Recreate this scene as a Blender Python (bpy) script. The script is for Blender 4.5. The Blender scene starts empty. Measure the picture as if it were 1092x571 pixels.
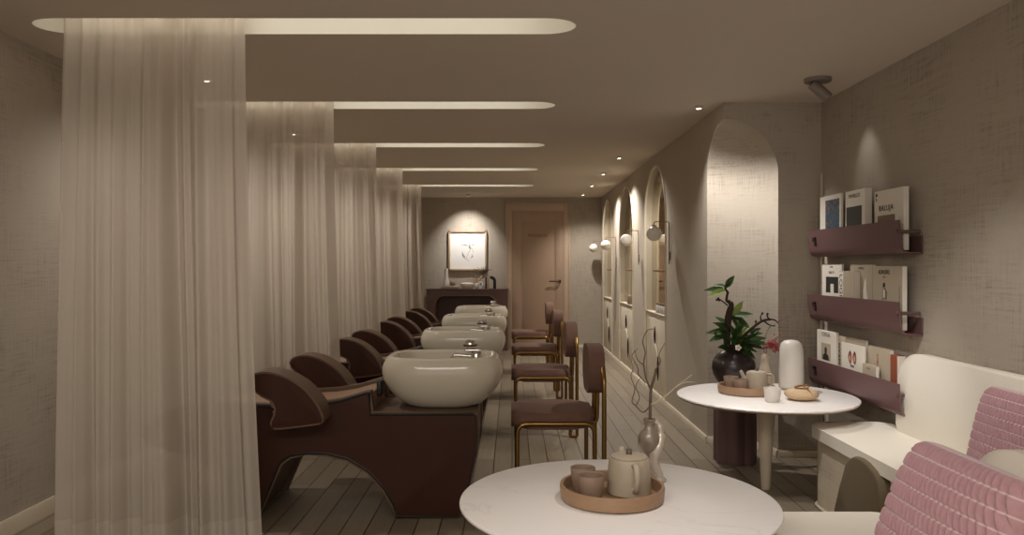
import bpy, bmesh, math, random
from mathutils import Vector, Matrix, noise as mnoise
C = bpy.context.scene
COL = C.collection
PI = math.pi
random.seed(7)

# ------------------------------------------------------------------ camera, world, light, exposure
CAM_H = 1.35
FOCAL = 820.0                       # pixels, for a 1092 px wide frame
ROOM_H = 2.525
cam_d = bpy.data.cameras.new('camera')
cam = bpy.data.objects.new('camera', cam_d); COL.objects.link(cam)
cam.location = (0, 0, CAM_H); cam.rotation_euler = (PI/2, 0, 0)
cam_d.sensor_width = 36; cam_d.lens = FOCAL/1092*36
cam_d.clip_start = 0.05; cam_d.clip_end = 60
C.camera = cam

w = bpy.data.worlds.new('world'); C.world = w; w.use_nodes = True
w.node_tree.nodes['Background'].inputs[0].default_value = (1.0, 0.86, 0.70, 1)
w.node_tree.nodes['Background'].inputs[1].default_value = 0.15
C.view_settings.view_transform = 'Standard'
C.view_settings.look = 'None'
C.view_settings.exposure = 0.06
C.view_settings.gamma = 1.0
C.view_settings.use_curve_mapping = False
C.cycles.max_bounces = 8
C.cycles.diffuse_bounces = 5
C.cycles.transparent_max_bounces = 24
C.cycles.sample_clamp_indirect = 4.0
C.cycles.use_denoising = True

WARM = (1.0, 0.945, 0.89)
SOFT = (1.0, 0.97, 0.945)

def aim(o, target):
    d = Vector(target) - o.location
    o.rotation_euler = d.to_track_quat('-Z', 'Y').to_euler()

def spot(name, loc, target, watts, deg, blend=0.5, color=WARM, radius=0.03):
    l = bpy.data.lights.new(name, 'SPOT'); l.energy = watts; l.color = color
    l.spot_size = math.radians(deg); l.spot_blend = blend; l.shadow_soft_size = radius
    o = bpy.data.objects.new(name, l); COL.objects.link(o); o.location = loc; aim(o, target)
    return o

def area(name, loc, target, watts, sx, sy, color=WARM):
    l = bpy.data.lights.new(name, 'AREA'); l.energy = watts; l.color = color
    l.shape = 'RECTANGLE'; l.size = sx; l.size_y = sy
    o = bpy.data.objects.new(name, l); COL.objects.link(o); o.location = loc; aim(o, target)
    return o

# lamps out of view: two added area fills, then spots for table, sofa and corner
area('front_fill', (-0.17, -1.2, 1.3), (-0.17, 3, 1.3), 22, 4.5, 2.3, (1.0, 0.95, 0.90))  # added frontal fill behind the camera, not a window
area('overhead_fill', (-0.6, 0.4, 2.49), (-0.6, 0.9, 0), 100, 2.6, 1.6, WARM)  # added overhead fill for the near end of the room
spot('table_downlight', (0.85, 2.55, 2.48), (0.70, 2.55, 0.57), 42, 62, 1.0, SOFT, 0.04)
spot('sofa_downlight', (1.35, 2.9, 2.48), (1.75, 3.6, 0.45), 62, 70, 0.8, SOFT, 0.04)
spot('corner_fill', (0.75, 3.28, 2.48), (1.72, 4.35, 0.28), 84, 50, 0.8, SOFT, 0.03)  # added spot, kept out of view, to brighten the sofa base

# ------------------------------------------------------------------ material helpers
def lin(c):
    return tuple((v/12.92 if v <= 0.04045 else ((v+0.055)/1.055)**2.4) for v in (x/255 for x in c)) + (1,)

def base_mat(name, rgb, rough=0.5, metallic=0.0, spec=0.5):
    m = bpy.data.materials.new(name); m.use_nodes = True
    n = m.node_tree.nodes; l = m.node_tree.links
    b = n['Principled BSDF']
    b.inputs['Base Color'].default_value = lin(rgb)
    b.inputs['Roughness'].default_value = rough
    b.inputs['Metallic'].default_value = metallic
    b.inputs['Specular IOR Level'].default_value = spec
    return m, n, l, b

def noisy(name, rgb, rough=0.5, metallic=0.0, amount=0.12, scale=8.0, bump=0.0, bscale=200.0, stretch=(1,1,1), spec=0.5):
    """a colour broken up by soft noise, with an optional fine bump"""
    m, n, l, b = base_mat(name, rgb, rough, metallic, spec)
    tc = n.new('ShaderNodeTexCoord'); mp = n.new('ShaderNodeMapping')
    mp.inputs['Scale'].default_value = stretch
    l.new(tc.outputs['Object'], mp.inputs[0])
    nz = n.new('ShaderNodeTexNoise'); nz.inputs['Scale'].default_value = scale; nz.inputs['Detail'].default_value = 4
    l.new(mp.outputs[0], nz.inputs['Vector'])
    mx = n.new('ShaderNodeMix'); mx.data_type = 'RGBA'
    c = lin(rgb)
    mx.inputs[6].default_value = tuple(v*(1-amount) for v in c[:3])+(1,)
    mx.inputs[7].default_value = tuple(min(1, v*(1+amount)) for v in c[:3])+(1,)
    l.new(nz.outputs['Fac'], mx.inputs[0]); l.new(mx.outputs[2], b.inputs['Base Color'])
    if bump > 0:
        n2 = n.new('ShaderNodeTexNoise'); n2.inputs['Scale'].default_value = bscale; n2.inputs['Detail'].default_value = 2
        l.new(mp.outputs[0], n2.inputs['Vector'])
        bp = n.new('ShaderNodeBump'); bp.inputs['Strength'].default_value = bump; bp.inputs['Distance'].default_value = 0.002
        l.new(n2.outputs['Fac'], bp.inputs['Height']); l.new(bp.outputs[0], b.inputs['Normal'])
    return m

def emissive(name, rgb, strength):
    m, n, l, b = base_mat(name, rgb, 0.6)
    b.inputs['Emission Color'].default_value = lin(rgb)
    b.inputs['Emission Strength'].default_value = strength
    return m

def linen_mat(name, rgb, dark, amount=0.8):
    """woven wall covering: crossed horizontal and vertical slubs that gather in worn patches"""
    m, n, l, b = base_mat(name, rgb, 0.85, 0, 0.25)
    tc = n.new('ShaderNodeTexCoord')
    geo = tc.outputs['Object']
    def slub(sc, s):
        mp = n.new('ShaderNodeMapping'); mp.inputs['Scale'].default_value = sc
        l.new(geo, mp.inputs[0])
        nz = n.new('ShaderNodeTexNoise'); nz.inputs['Scale'].default_value = s; nz.inputs['Detail'].default_value = 5
        nz.inputs['Roughness'].default_value = 0.65
        l.new(mp.outputs[0], nz.inputs['Vector'])
        return nz.outputs['Fac']
    h = slub((3, 3, 60), 1.6); v = slub((60, 60, 3), 1.6); patch = slub((1, 1, 1), 2.3); blot = slub((2, 2, 4), 4.5)
    add = n.new('ShaderNodeMath'); add.operation = 'ADD'; l.new(h, add.inputs[0]); l.new(v, add.inputs[1])
    r1 = n.new('ShaderNodeMapRange'); r1.inputs[1].default_value = 0.98; r1.inputs[2].default_value = 1.25
    l.new(add.outputs[0], r1.inputs[0])
    r2 = n.new('ShaderNodeMapRange'); r2.inputs[1].default_value = 0.42; r2.inputs[2].default_value = 0.62
    l.new(patch, r2.inputs[0])
    r3 = n.new('ShaderNodeMapRange'); r3.inputs[1].default_value = 0.58; r3.inputs[2].default_value = 0.72; r3.inputs[4].default_value = 0.5
    l.new(blot, r3.inputs[0])
    mul = n.new('ShaderNodeMath'); mul.operation = 'MULTIPLY'; l.new(r1.outputs[0], mul.inputs[0]); l.new(r2.outputs[0], mul.inputs[1])
    m2 = n.new('ShaderNodeMath'); m2.operation = 'MULTIPLY'; l.new(r1.outputs[0], m2.inputs[0]); l.new(r3.outputs[0], m2.inputs[1])
    a2 = n.new('ShaderNodeMath'); a2.operation = 'ADD'; a2.use_clamp = True; l.new(mul.outputs[0], a2.inputs[0]); l.new(m2.outputs[0], a2.inputs[1])
    a3 = n.new('ShaderNodeMath'); a3.operation = 'MULTIPLY'; a3.inputs[1].default_value = amount; l.new(a2.outputs[0], a3.inputs[0])
    mx = n.new('ShaderNodeMix'); mx.data_type = 'RGBA'
    mx.inputs[6].default_value = lin(rgb); mx.inputs[7].default_value = lin(dark)
    l.new(a3.outputs[0], mx.inputs[0]); l.new(mx.outputs[2], b.inputs['Base Color'])
    bp = n.new('ShaderNodeBump'); bp.inputs['Strength'].default_value = 0.35; bp.inputs['Distance'].default_value = 0.004
    l.new(add.outputs[0], bp.inputs['Height']); l.new(bp.outputs[0], b.inputs['Normal'])
    return m

def plank_mat():
    m, n, l, b = base_mat('grey_oak_planks', (118, 104, 86), 0.38, 0, 0.4)
    tc = n.new('ShaderNodeTexCoord'); mp = n.new('ShaderNodeMapping')
    mp.inputs['Rotation'].default_value = (0, 0, PI/2)
    l.new(tc.outputs['Object'], mp.inputs[0])
    br = n.new('ShaderNodeTexBrick')
    br.inputs['Color1'].default_value = lin((150, 136, 116)); br.inputs['Color2'].default_value = lin((128, 115, 97))
    br.inputs['Mortar'].default_value = lin((54, 45, 36))
    br.inputs['Scale'].default_value = 1.0; br.inputs['Mortar Size'].default_value = 0.0035
    br.inputs['Mortar Smooth'].default_value = 0.2; br.inputs['Brick Width'].default_value = 1.6; br.inputs['Row Height'].default_value = 0.125
    br.offset = 0.37
    l.new(mp.outputs[0], br.inputs['Vector'])
    mp2 = n.new('ShaderNodeMapping'); mp2.inputs['Scale'].default_value = (40, 2.2, 1)
    l.new(tc.outputs['Object'], mp2.inputs[0])
    nz = n.new('ShaderNodeTexNoise'); nz.inputs['Scale'].default_value = 1.5; nz.inputs['Detail'].default_value = 5
    l.new(mp2.outputs[0], nz.inputs['Vector'])
    mx = n.new('ShaderNodeMix'); mx.data_type = 'RGBA'; mx.blend_type = 'MULTIPLY'; mx.inputs[0].default_value = 0.35
    l.new(br.outputs['Color'], mx.inputs[6]); l.new(nz.outputs['Fac'], mx.inputs[7])
    l.new(mx.outputs[2], b.inputs['Base Color'])
    bp = n.new('ShaderNodeBump'); bp.inputs['Strength'].default_value = 0.5; bp.inputs['Distance'].default_value = 0.003; bp.invert = True
    l.new(br.outputs['Fac'], bp.inputs['Height']); l.new(bp.outputs[0], b.inputs['Normal'])
    return m

def sheer_mat(name, rgb, see):
    m = bpy.data.materials.new(name); m.use_nodes = True
    n = m.node_tree.nodes; l = m.node_tree.links
    n.clear()
    out = n.new('ShaderNodeOutputMaterial')
    d = n.new('ShaderNodeBsdfDiffuse'); t = n.new('ShaderNodeBsdfTranslucent'); tr = n.new('ShaderNodeBsdfTransparent')
    tc = n.new('ShaderNodeTexCoord'); mp = n.new('ShaderNodeMapping'); mp.inputs['Scale'].default_value = (30, 30, 0.3)
    l.new(tc.outputs['Object'], mp.inputs[0])
    nz = n.new('ShaderNodeTexNoise'); nz.inputs['Scale'].default_value = 1.0; nz.inputs['Detail'].default_value = 3
    l.new(mp.outputs[0], nz.inputs['Vector'])
    mx = n.new('ShaderNodeMix'); mx.data_type = 'RGBA'
    c = lin(rgb)
    mx.inputs[6].default_value = tuple(v*0.93 for v in c[:3])+(1,); mx.inputs[7].default_value = tuple(min(1, v*1.04) for v in c[:3])+(1,)
    l.new(nz.outputs['Fac'], mx.inputs[0])
    l.new(mx.outputs[2], d.inputs[0]); l.new(mx.outputs[2], t.inputs[0])
    a = n.new('ShaderNodeMixShader'); a.inputs[0].default_value = 0.42
    l.new(d.outputs[0], a.inputs[1]); l.new(t.outputs[0], a.inputs[2])
    b = n.new('ShaderNodeMixShader'); b.inputs[0].default_value = see
    l.new(a.outputs[0], b.inputs[1]); l.new(tr.outputs[0], b.inputs[2])
    l.new(b.outputs[0], out.inputs[0])
    return m

def rib_mat():
    m, n, l, b = base_mat('mauve_ribbed_velvet', (176, 128, 134), 0.9, 0, 0.2)
    b.inputs['Sheen Weight'].default_value = 0.4
    tc = n.new('ShaderNodeTexCoord'); sp = n.new('ShaderNodeSeparateXYZ'); l.new(tc.outputs['Object'], sp.inputs[0])
    mu = n.new('ShaderNodeMath'); mu.operation = 'MULTIPLY'; mu.inputs[1].default_value = 1/0.042; l.new(sp.outputs['Z'], mu.inputs[0])
    fr = n.new('ShaderNodeMath'); fr.operation = 'PINGPONG'; fr.inputs[1].default_value = 0.5; l.new(mu.outputs[0], fr.inputs[0])
    rg = n.new('ShaderNodeMapRange'); rg.inputs[1].default_value = 0.0; rg.inputs[2].default_value = 0.09; rg.inputs[3].default_value = 1; rg.inputs[4].default_value = 0
    l.new(fr.outputs[0], rg.inputs[0])
    nz = n.new('ShaderNodeTexNoise'); nz.inputs['Scale'].default_value = 60; l.new(tc.outputs['Object'], nz.inputs['Vector'])
    mx = n.new('ShaderNodeMix'); mx.data_type = 'RGBA'
    mx.inputs[6].default_value = lin((160, 119, 124)); mx.inputs[7].default_value = lin((182, 144, 147)); l.new(nz.outputs['Fac'], mx.inputs[0])
    m2 = n.new('ShaderNodeMix'); m2.data_type = 'RGBA'; m2.inputs[7].default_value = lin((208, 182, 181))
    l.new(rg.outputs[0], m2.inputs[0]); l.new(mx.outputs[2], m2.inputs[6]); l.new(m2.outputs[2], b.inputs['Base Color'])
    return m

def wood_mat(name, rgb, dark, rough=0.45, along=(2, 2, 18)):
    m, n, l, b = base_mat(name, rgb, rough)
    tc = n.new('ShaderNodeTexCoord'); mp = n.new('ShaderNodeMapping'); mp.inputs['Scale'].default_value = along
    l.new(tc.outputs['Object'], mp.inputs[0])
    nz = n.new('ShaderNodeTexNoise'); nz.inputs['Scale'].default_value = 5; nz.inputs['Detail'].default_value = 5; nz.inputs['Distortion'].default_value = 0.6
    l.new(mp.outputs[0], nz.inputs['Vector'])
    mx = n.new('ShaderNodeMix'); mx.data_type = 'RGBA'; mx.inputs[6].default_value = lin(dark); mx.inputs[7].default_value = lin(rgb)
    l.new(nz.outputs['Fac'], mx.inputs[0]); l.new(mx.outputs[2], b.inputs['Base Color'])
    return m

def veined_mat():
    m, n, l, b = base_mat('white_veined_stone', (232, 226, 220), 0.32)
    tc = n.new('ShaderNodeTexCoord')
    nz = n.new('ShaderNodeTexNoise'); nz.inputs['Scale'].default_value = 1.8; nz.inputs['Detail'].default_value = 6; nz.inputs['Distortion'].default_value = 0.8
    l.new(tc.outputs['Object'], nz.inputs['Vector'])
    s = n.new('ShaderNodeMath'); s.operation = 'SUBTRACT'; s.inputs[1].default_value = 0.5; l.new(nz.outputs['Fac'], s.inputs[0])
    a = n.new('ShaderNodeMath'); a.operation = 'ABSOLUTE'; l.new(s.outputs[0], a.inputs[0])
    r = n.new('ShaderNodeMapRange'); r.inputs[2].default_value = 0.006; r.inputs[3].default_value = 0.22; r.inputs[4].default_value = 0; l.new(a.outputs[0], r.inputs[0])
    mx = n.new('ShaderNodeMix'); mx.data_type = 'RGBA'; mx.inputs[6].default_value = lin((234, 228, 222)); mx.inputs[7].default_value = lin((176, 164, 152))
    l.new(r.outputs[0], mx.inputs[0]); l.new(mx.outputs[2], b.inputs['Base Color'])
    return m

M = {}
M['linen'] = linen_mat('linen_wall_covering', (174, 163, 148), (116, 103, 88), 0.62)
M['plaster'] = noisy('warm_plaster', (182, 170, 152), 0.9, amount=0.06, scale=3, bump=0.1, bscale=60)
M['ceil'] = noisy('ceiling_paint', (210, 198, 183), 0.95, amount=0.03, scale=2)
M['floor'] = plank_mat()
M['trim'] = noisy('cream_trim', (205, 192, 170), 0.5, amount=0.04, scale=5)
M['slotin'] = noisy('slot_lining', (226, 220, 206), 0.8, amount=0.02, scale=5)
M['glow'] = emissive('cove_diffuser', (255, 250, 238), 0.30)
M['sheer'] = sheer_mat('sheer_voile', (212, 200, 184), 0.17)
M['hem'] = sheer_mat('sheer_voile_doubled', (218, 206, 190), 0.12)
M['leather'] = noisy('dark_brown_leather', (60, 34, 22), 0.6, spec=0.22, amount=0.15, scale=9, bump=0.15, bscale=350)
M['shell'] = noisy('taupe_shell_leather', (100, 79, 63), 0.55, spec=0.25, amount=0.1, scale=8, bump=0.1, bscale=300)
M['tan'] = noisy('tan_leather', (150, 118, 92), 0.5, amount=0.1, scale=8, bump=0.1, bscale=300)
M['piping'] = noisy('black_piping', (24, 17, 13), 0.5, amount=0.1)
M['ceramic'] = noisy('glazed_ceramic', (200, 191, 172), 0.12, amount=0.03, scale=3)
M['chrome'] = noisy('chrome', (215, 212, 208), 0.12, metallic=1, amount=0.03)
M['velvet'] = noisy('brown_velvet', (106, 76, 62), 0.85, amount=0.15, scale=20, bump=0.2, bscale=400)
M['brass'] = noisy('aged_brass', (140, 108, 62), 0.3, metallic=1, amount=0.12, scale=12)
M['door'] = noisy('door_paint', (172, 146, 124), 0.5, amount=0.03, scale=3)
M['gold'] = noisy('gold_letters', (116, 90, 48), 0.5, metallic=0.1, amount=0.1)
M['bronze'] = noisy('dark_bronze', (70, 48, 34), 0.4, metallic=0.7, amount=0.1)
M['mauve'] = noisy('mauve_lacquer_metal', (104, 74, 73), 0.5, amount=0.06, scale=4, bump=0.05, bscale=200)
M['plum'] = noisy('dark_plum_lacquer', (100, 74, 71), 0.5, amount=0.1, scale=6)
M['cream'] = noisy('cream_leather', (224, 216, 201), 0.55, amount=0.04, scale=5, bump=0.08, bscale=250)
M['basefab'] = linen_mat('taupe_woven_upholstery', (200, 188, 166), (168, 154, 132), 0.7)
M['olive'] = noisy('dark_olive_tone', (92, 78, 56), 0.9, amount=0.08, scale=20, bump=0.15, bscale=400)  # dark tone of the rounded shape on the sofa base
M['rib'] = rib_mat()
M['stone'] = veined_mat()
M['tableedge'] = noisy('table_leg_lacquer', (206, 192, 170), 0.4, amount=0.04, scale=4)
M['oak'] = wood_mat('oak_tray', (166, 134, 104), (136, 106, 80), along=(3, 14, 14))
M['clay'] = noisy('brown_clay', (136, 113, 95), 0.6, amount=0.14, scale=25, bump=0.2, bscale=120)
M['stoneware'] = noisy('grey_stoneware', (170, 156, 136), 0.5, amount=0.1, scale=30, bump=0.1, bscale=150)
M['darkclay'] = noisy('dark_knob', (96, 82, 68), 0.4, amount=0.1)
M['silver'] = noisy('silver_glaze', (186, 174, 158), 0.25, metallic=0.25, amount=0.08, scale=12)
M['gunmetal'] = noisy('dark_silver_glaze', (132, 120, 106), 0.28, metallic=0.2, amount=0.15, scale=12)
M['white'] = noisy('matte_white_ceramic', (208, 201, 191), 0.45, amount=0.03, scale=6)
M['opal'] = noisy('opal_glass', (238, 232, 220), 0.2, amount=0.02, scale=4)
M['straw'] = wood_mat('straw_coil', (204, 178, 142), (172, 142, 106), 0.7, (4, 4, 60))
M['rope'] = noisy('brown_rope', (120, 84, 54), 0.8, amount=0.2, scale=60)
M['darkvase'] = noisy('black_brown_glaze', (46, 36, 34), 0.28, amount=0.25, scale=14, bump=0.2, bscale=40)
M['bark'] = noisy('dark_bark', (58, 42, 32), 0.85, amount=0.3, scale=40, bump=0.6, bscale=120)
M['twig'] = noisy('dry_twig', (92, 76, 62), 0.8, amount=0.2, scale=40)
M['paletwig'] = noisy('pale_dry_twig', (182, 166, 142), 0.8, amount=0.1, scale=40)
M['leaf'] = noisy('green_leaf', (74, 104, 52), 0.4, amount=0.35, scale=9)
M['leafpale'] = noisy('pale_green_leaf', (150, 164, 92), 0.45, amount=0.25, scale=9)
M['berry'] = noisy('red_berry', (140, 58, 58), 0.4, amount=0.25, scale=30)
M['petal'] = noisy('white_petal', (224, 214, 200), 0.6, amount=0.05)
M['greymetal'] = noisy('warm_grey_metal', (128, 116, 106), 0.45, amount=0.05)
M['black'] = noisy('black_metal', (34, 29, 26), 0.5, amount=0.1)
M['mirror'] = noisy('mirror_glass', (206, 196, 170), 0.04, metallic=1, amount=0.01)
M['cabinet'] = noisy('cream_cabinet', (214, 203, 182), 0.45, amount=0.03, scale=4)
M['shelfwood'] = wood_mat('brown_shelf_wood', (142, 104, 72), (110, 76, 50))
M['paper'] = noisy('magazine_paper', (226, 218, 204), 0.55, amount=0.02)
M['beige'] = noisy('beige_cover', (178, 164, 142), 0.6, amount=0.04)
M['taupe'] = noisy('taupe_cover', (132, 114, 96), 0.6, amount=0.05)
M['ink'] = noisy('black_ink', (34, 32, 30), 0.7, amount=0.1)
M['inkgrey'] = noisy('grey_ink', (120, 110, 100), 0.7, amount=0.1)
M['redink'] = noisy('red_ink', (160, 84, 66), 0.7, amount=0.1)
M['rust'] = noisy('rust_cover', (140, 72, 46), 0.6, amount=0.1)
M['photo'] = noisy('dark_photo_print', (44, 42, 38), 0.5, amount=0.5, scale=30)
M['lamp'] = emissive('lamp_lens', (255, 240, 215), 9.0)

def painting_mat():
    m, n, l, b = base_mat('blue_orange_print', (60, 80, 100), 0.5)
    tc = n.new('ShaderNodeTexCoord')
    nz = n.new('ShaderNodeTexNoise'); nz.inputs['Scale'].default_value = 28; nz.inputs['Detail'].default_value = 6; nz.inputs['Distortion'].default_value = 1.5
    l.new(tc.outputs['Object'], nz.inputs['Vector'])
    r = n.new('ShaderNodeValToRGB'); e = r.color_ramp.elements
    e[0].position = 0.3; e[0].color = lin((24, 30, 44)); e[1].position = 0.75; e[1].color = lin((170, 150, 130))
    for p, c in ((0.45, (56, 78, 98)), (0.55, (70, 96, 104)), (0.62, (150, 84, 48))):
        x = e.new(p); x.color = lin(c)
    l.new(nz.outputs['Fac'], r.inputs[0]); l.new(r.outputs[0], b.inputs['Base Color'])
    return m
M['painting'] = painting_mat()

# ------------------------------------------------------------------ object helpers
def obj(name, bm, m, parent=None, smooth=40, loc=None):
    me = bpy.data.meshes.new(name)
    bmesh.ops.recalc_face_normals(bm, faces=bm.faces[:])
    bm.to_mesh(me); bm.free()
    if smooth:
        for p in me.polygons: p.use_smooth = True
        me.set_sharp_from_angle(angle=math.radians(smooth))
    me.materials.append(M[m] if isinstance(m, str) else m)
    o = bpy.data.objects.new(name, me); COL.objects.link(o)
    if parent: o.parent = parent
    if loc: o.location = loc
    return o

def tag(o, label, cat, group=None):
    o['label'] = label; o['category'] = cat
    if group: o['group'] = group
    return o

def thing(name, label, cat, loc=(0, 0, 0), rz=0.0, group=None):
    o = bpy.data.objects.new(name, None); COL.objects.link(o)
    o.location = loc; o.rotation_euler = (0, 0, rz); o.empty_display_size = 0.05
    return tag(o, label, cat, group)

def struct(name, bm, m, parent=None, smooth=40):
    o = obj(name, bm, m, parent, smooth)
    if not parent: o['kind'] = 'structure'
    return o

def dup(root, loc, label, rz=None):
    r = root.copy(); COL.objects.link(r); r.location = loc; r['label'] = label
    if rz is not None: r.rotation_euler = (0, 0, rz)
    for ch in list(root.children):
        if ch.type == 'LIGHT': continue
        c = ch.copy(); COL.objects.link(c); c.parent = r
        for g in list(ch.children):
            d = g.copy(); COL.objects.link(d); d.parent = c
    return r

def nb(): return bmesh.new()

def box(bm, x0, x1, y0, y1, z0, z1, bev=0.0, seg=2):
    r = bmesh.ops.create_cube(bm, size=1)
    vs = r['verts']
    for v in vs:
        v.co = Vector((x0+(v.co.x+.5)*(x1-x0), y0+(v.co.y+.5)*(y1-y0), z0+(v.co.z+.5)*(z1-z0)))
    if bev > 0:
        es = list({e for v in vs for e in v.link_edges})
        bmesh.ops.bevel(bm, geom=es, offset=bev, segments=seg, affect='EDGES', profile=0.5)
    return bm

def lathe(bm, prof, seg=40, c=(0, 0), sx=1.0, sy=1.0, lobes=0, lobe_amp=0.0):
    """prof: list of (radius, z); ends at radius 0 are closed to a point"""
    rings = []
    for r, z in prof:
        if r < 1e-6:
            rings.append([bm.verts.new((c[0], c[1], z))])
        else:
            ring = []
            for i in range(seg):
                a = 2*PI*i/seg
                k = 1.0 + (lobe_amp*(abs(math.cos(a*lobes/2))*2-1) if lobes else 0)
                ring.append(bm.verts.new((c[0]+r*k*sx*math.cos(a), c[1]+r*k*sy*math.sin(a), z)))
            rings.append(ring)
    for a, b in zip(rings, rings[1:]):
        if len(a) == 1 and len(b) == 1: continue
        for i in range(seg):
            j = (i+1) % seg
            if len(a) == 1: bm.faces.new((a[0], b[i], b[j]))
            elif len(b) == 1: bm.faces.new((a[i], a[j], b[0]))
            else: bm.faces.new((a[i], a[j], b[j], b[i]))
    return bm

def smooth_path(pts, n=6):
    P = [Vector(p) for p in pts]
    if len(P) < 3: return P
    out = []
    for i in range(len(P)-1):
        p0 = P[max(i-1, 0)]; p1 = P[i]; p2 = P[i+1]; p3 = P[min(i+2, len(P)-1)]
        for k in range(n):
            t = k/n
            out.append(0.5*((2*p1)+(-p0+p2)*t+(2*p0-5*p1+4*p2-p3)*t*t+(-p0+3*p1-3*p2+p3)*t**3))
    out.append(P[-1])
    return out

def fillet_path(pts, r, n=5):
    """polyline with rounded corners"""
    P = [Vector(p) for p in pts]; out = [P[0]]
    for a, b, c in zip(P, P[1:], P[2:]):
        d1 = (a-b); d2 = (c-b)
        k = min(r, d1.length*0.49, d2.length*0.49)
        s = b+d1.normalized()*k; e = b+d2.normalized()*k
        for i in range(n+1):
            t = i/n
            out.append((1-t)**2*s+2*t*(1-t)*b+t*t*e)
    out.append(P[-1])
    return out

def tube(bm, pts, rad, seg=10, closed=False):
    P = [Vector(p) for p in pts]; N = len(P)
    R = rad if isinstance(rad, (list, tuple)) else [rad]*N
    if len(R) != N:
        R = [R[0]+(R[-1]-R[0])*i/(N-1) for i in range(N)] if len(R) == 2 else [R[min(int(i*len(R)/N), len(R)-1)] for i in range(N)]
    up = None; rings = []
    for i in range(N):
        if closed: t = (P[(i+1) % N]-P[i-1])
        else: t = P[min(i+1, N-1)]-P[max(i-1, 0)]
        if t.length < 1e-9: t = Vector((0, 0, 1))
        t.normalize()
        if up is None:
            up = t.orthogonal().normalized()
        else:
            up = up-t*up.dot(t)
            up = up.normalized() if up.length > 1e-6 else t.orthogonal().normalized()
        s = t.cross(up)
        rings.append([bm.verts.new(P[i]+R[i]*(math.cos(2*PI*k/seg)*up+math.sin(2*PI*k/seg)*s)) for k in range(seg)])
    pairs = list(zip(rings, rings[1:]))
    if closed: pairs.append((rings[-1], rings[0]))
    for a, b in pairs:
        for k in range(seg):
            j = (k+1) % seg
            bm.faces.new((a[k], a[j], b[j], b[k]))
    if not closed:
        bm.faces.new(rings[0]); bm.faces.new(rings[-1])
    return bm

def prism(bm, poly, a0, a1, axis='y', bev=0.0, seg=2):
    """extrude a 2-D outline; axis y: poly is (x,z); axis x: poly is (y,z); axis z: poly is (x,y)"""
    def at(p, a):
        return {'y': (p[0], a, p[1]), 'x': (a, p[0], p[1]), 'z': (p[0], p[1], a)}[axis]
    A = [bm.verts.new(at(p, a0)) for p in poly]; B = [bm.verts.new(at(p, a1)) for p in poly]
    n = len(poly)
    f0 = bm.faces.new(A); f1 = bm.faces.new(B[::-1])
    for i in range(n):
        j = (i+1) % n
        bm.faces.new((A[i], A[j], B[j], B[i]))
    if bev > 0:
        es = list(f0.edges)+list(f1.edges)
        bmesh.ops.bevel(bm, geom=es, offset=bev, segments=seg, affect='EDGES', profile=0.5)
    return bm

def rrect(x0, x1, y0, y1, r, n=6):
    out = []
    for cx, cy, a in ((x1-r, y1-r, 0), (x0+r, y1-r, 90), (x0+r, y0+r, 180), (x1-r, y0+r, 270)):
        for i in range(n+1):
            t = math.radians(a+90*i/n)
            out.append((cx+r*math.cos(t), cy+r*math.sin(t)))
    return out

def smooth_poly(pts, n=4):
    """closed Catmull-Rom outline in 2-D"""
    P = [Vector((p[0], p[1], 0)) for p in pts]; N = len(P); out = []
    for i in range(N):
        p0, p1, p2, p3 = P[i-1], P[i], P[(i+1) % N], P[(i+2) % N]
        for k in range(n):
            t = k/n
            q = 0.5*((2*p1)+(-p0+p2)*t+(2*p0-5*p1+4*p2-p3)*t*t+(-p0+3*p1-3*p2+p3)*t**3)
            out.append((q.x, q.y))
    return out

def sphere(bm, c, r, seg=20, sc=(1, 1, 1)):
    m = Matrix.Translation(c) @ Matrix.Diagonal((r*sc[0], r*sc[1], r*sc[2], 1))
    bmesh.ops.create_uvsphere(bm, u_segments=seg, v_segments=max(6, seg//2), radius=1, matrix=m)
    return bm

def flat_with_holes(bm, outer, holes, to3d):
    """planar face with holes"""
    es = []
    for loop in [outer]+holes:
        vs = [bm.verts.new(to3d(*p)) for p in loop]
        for i in range(len(vs)):
            es.append(bm.edges.new((vs[i], vs[(i+1) % len(vs)])))
    bmesh.ops.triangle_fill(bm, edges=es, use_beauty=True, use_dissolve=False)
    return bm

def text(name, s, size, mat, parent, loc, rot, align='CENTER', extrude=0.0004, sx=1.0):
    cu = bpy.data.curves.new(name, 'FONT'); cu.body = s; cu.size = size; cu.align_x = align; cu.align_y = 'CENTER'
    cu.extrude = extrude; cu.materials.append(M[mat])
    tmp = bpy.data.objects.new(name+'_outline', cu); COL.objects.link(tmp)
    me = bpy.data.meshes.new_from_object(tmp.evaluated_get(bpy.context.evaluated_depsgraph_get()))
    bpy.data.objects.remove(tmp); bpy.data.curves.remove(cu)
    o = bpy.data.objects.new(name, me); COL.objects.link(o); o.parent = parent
    o.location = loc; o.rotation_euler = rot; o.scale = (sx, 1, 1)
    return o

def px(p, y): return (p-546.0)*y/FOCAL
def pz(p, y): return CAM_H-(p-285.5)*y/FOCAL

# ------------------------------------------------------------------ room shell
XL, XR, XN = -2.54, 2.20, 1.503
YB, YF = 12.93, -1.3
Y0, Y1 = 5.47, 5.92            # the alcove at the end of the niche wall
AH, AS = 2.407, 2.02           # top of the alcove arch, springing height
AX = 1.894                     # right edge of the alcove

bm = nb(); box(bm, XL-.1, XR+.1, YF-.1, YB+.1, -0.06, 0); struct('floor', bm, 'floor', smooth=0)

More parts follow.
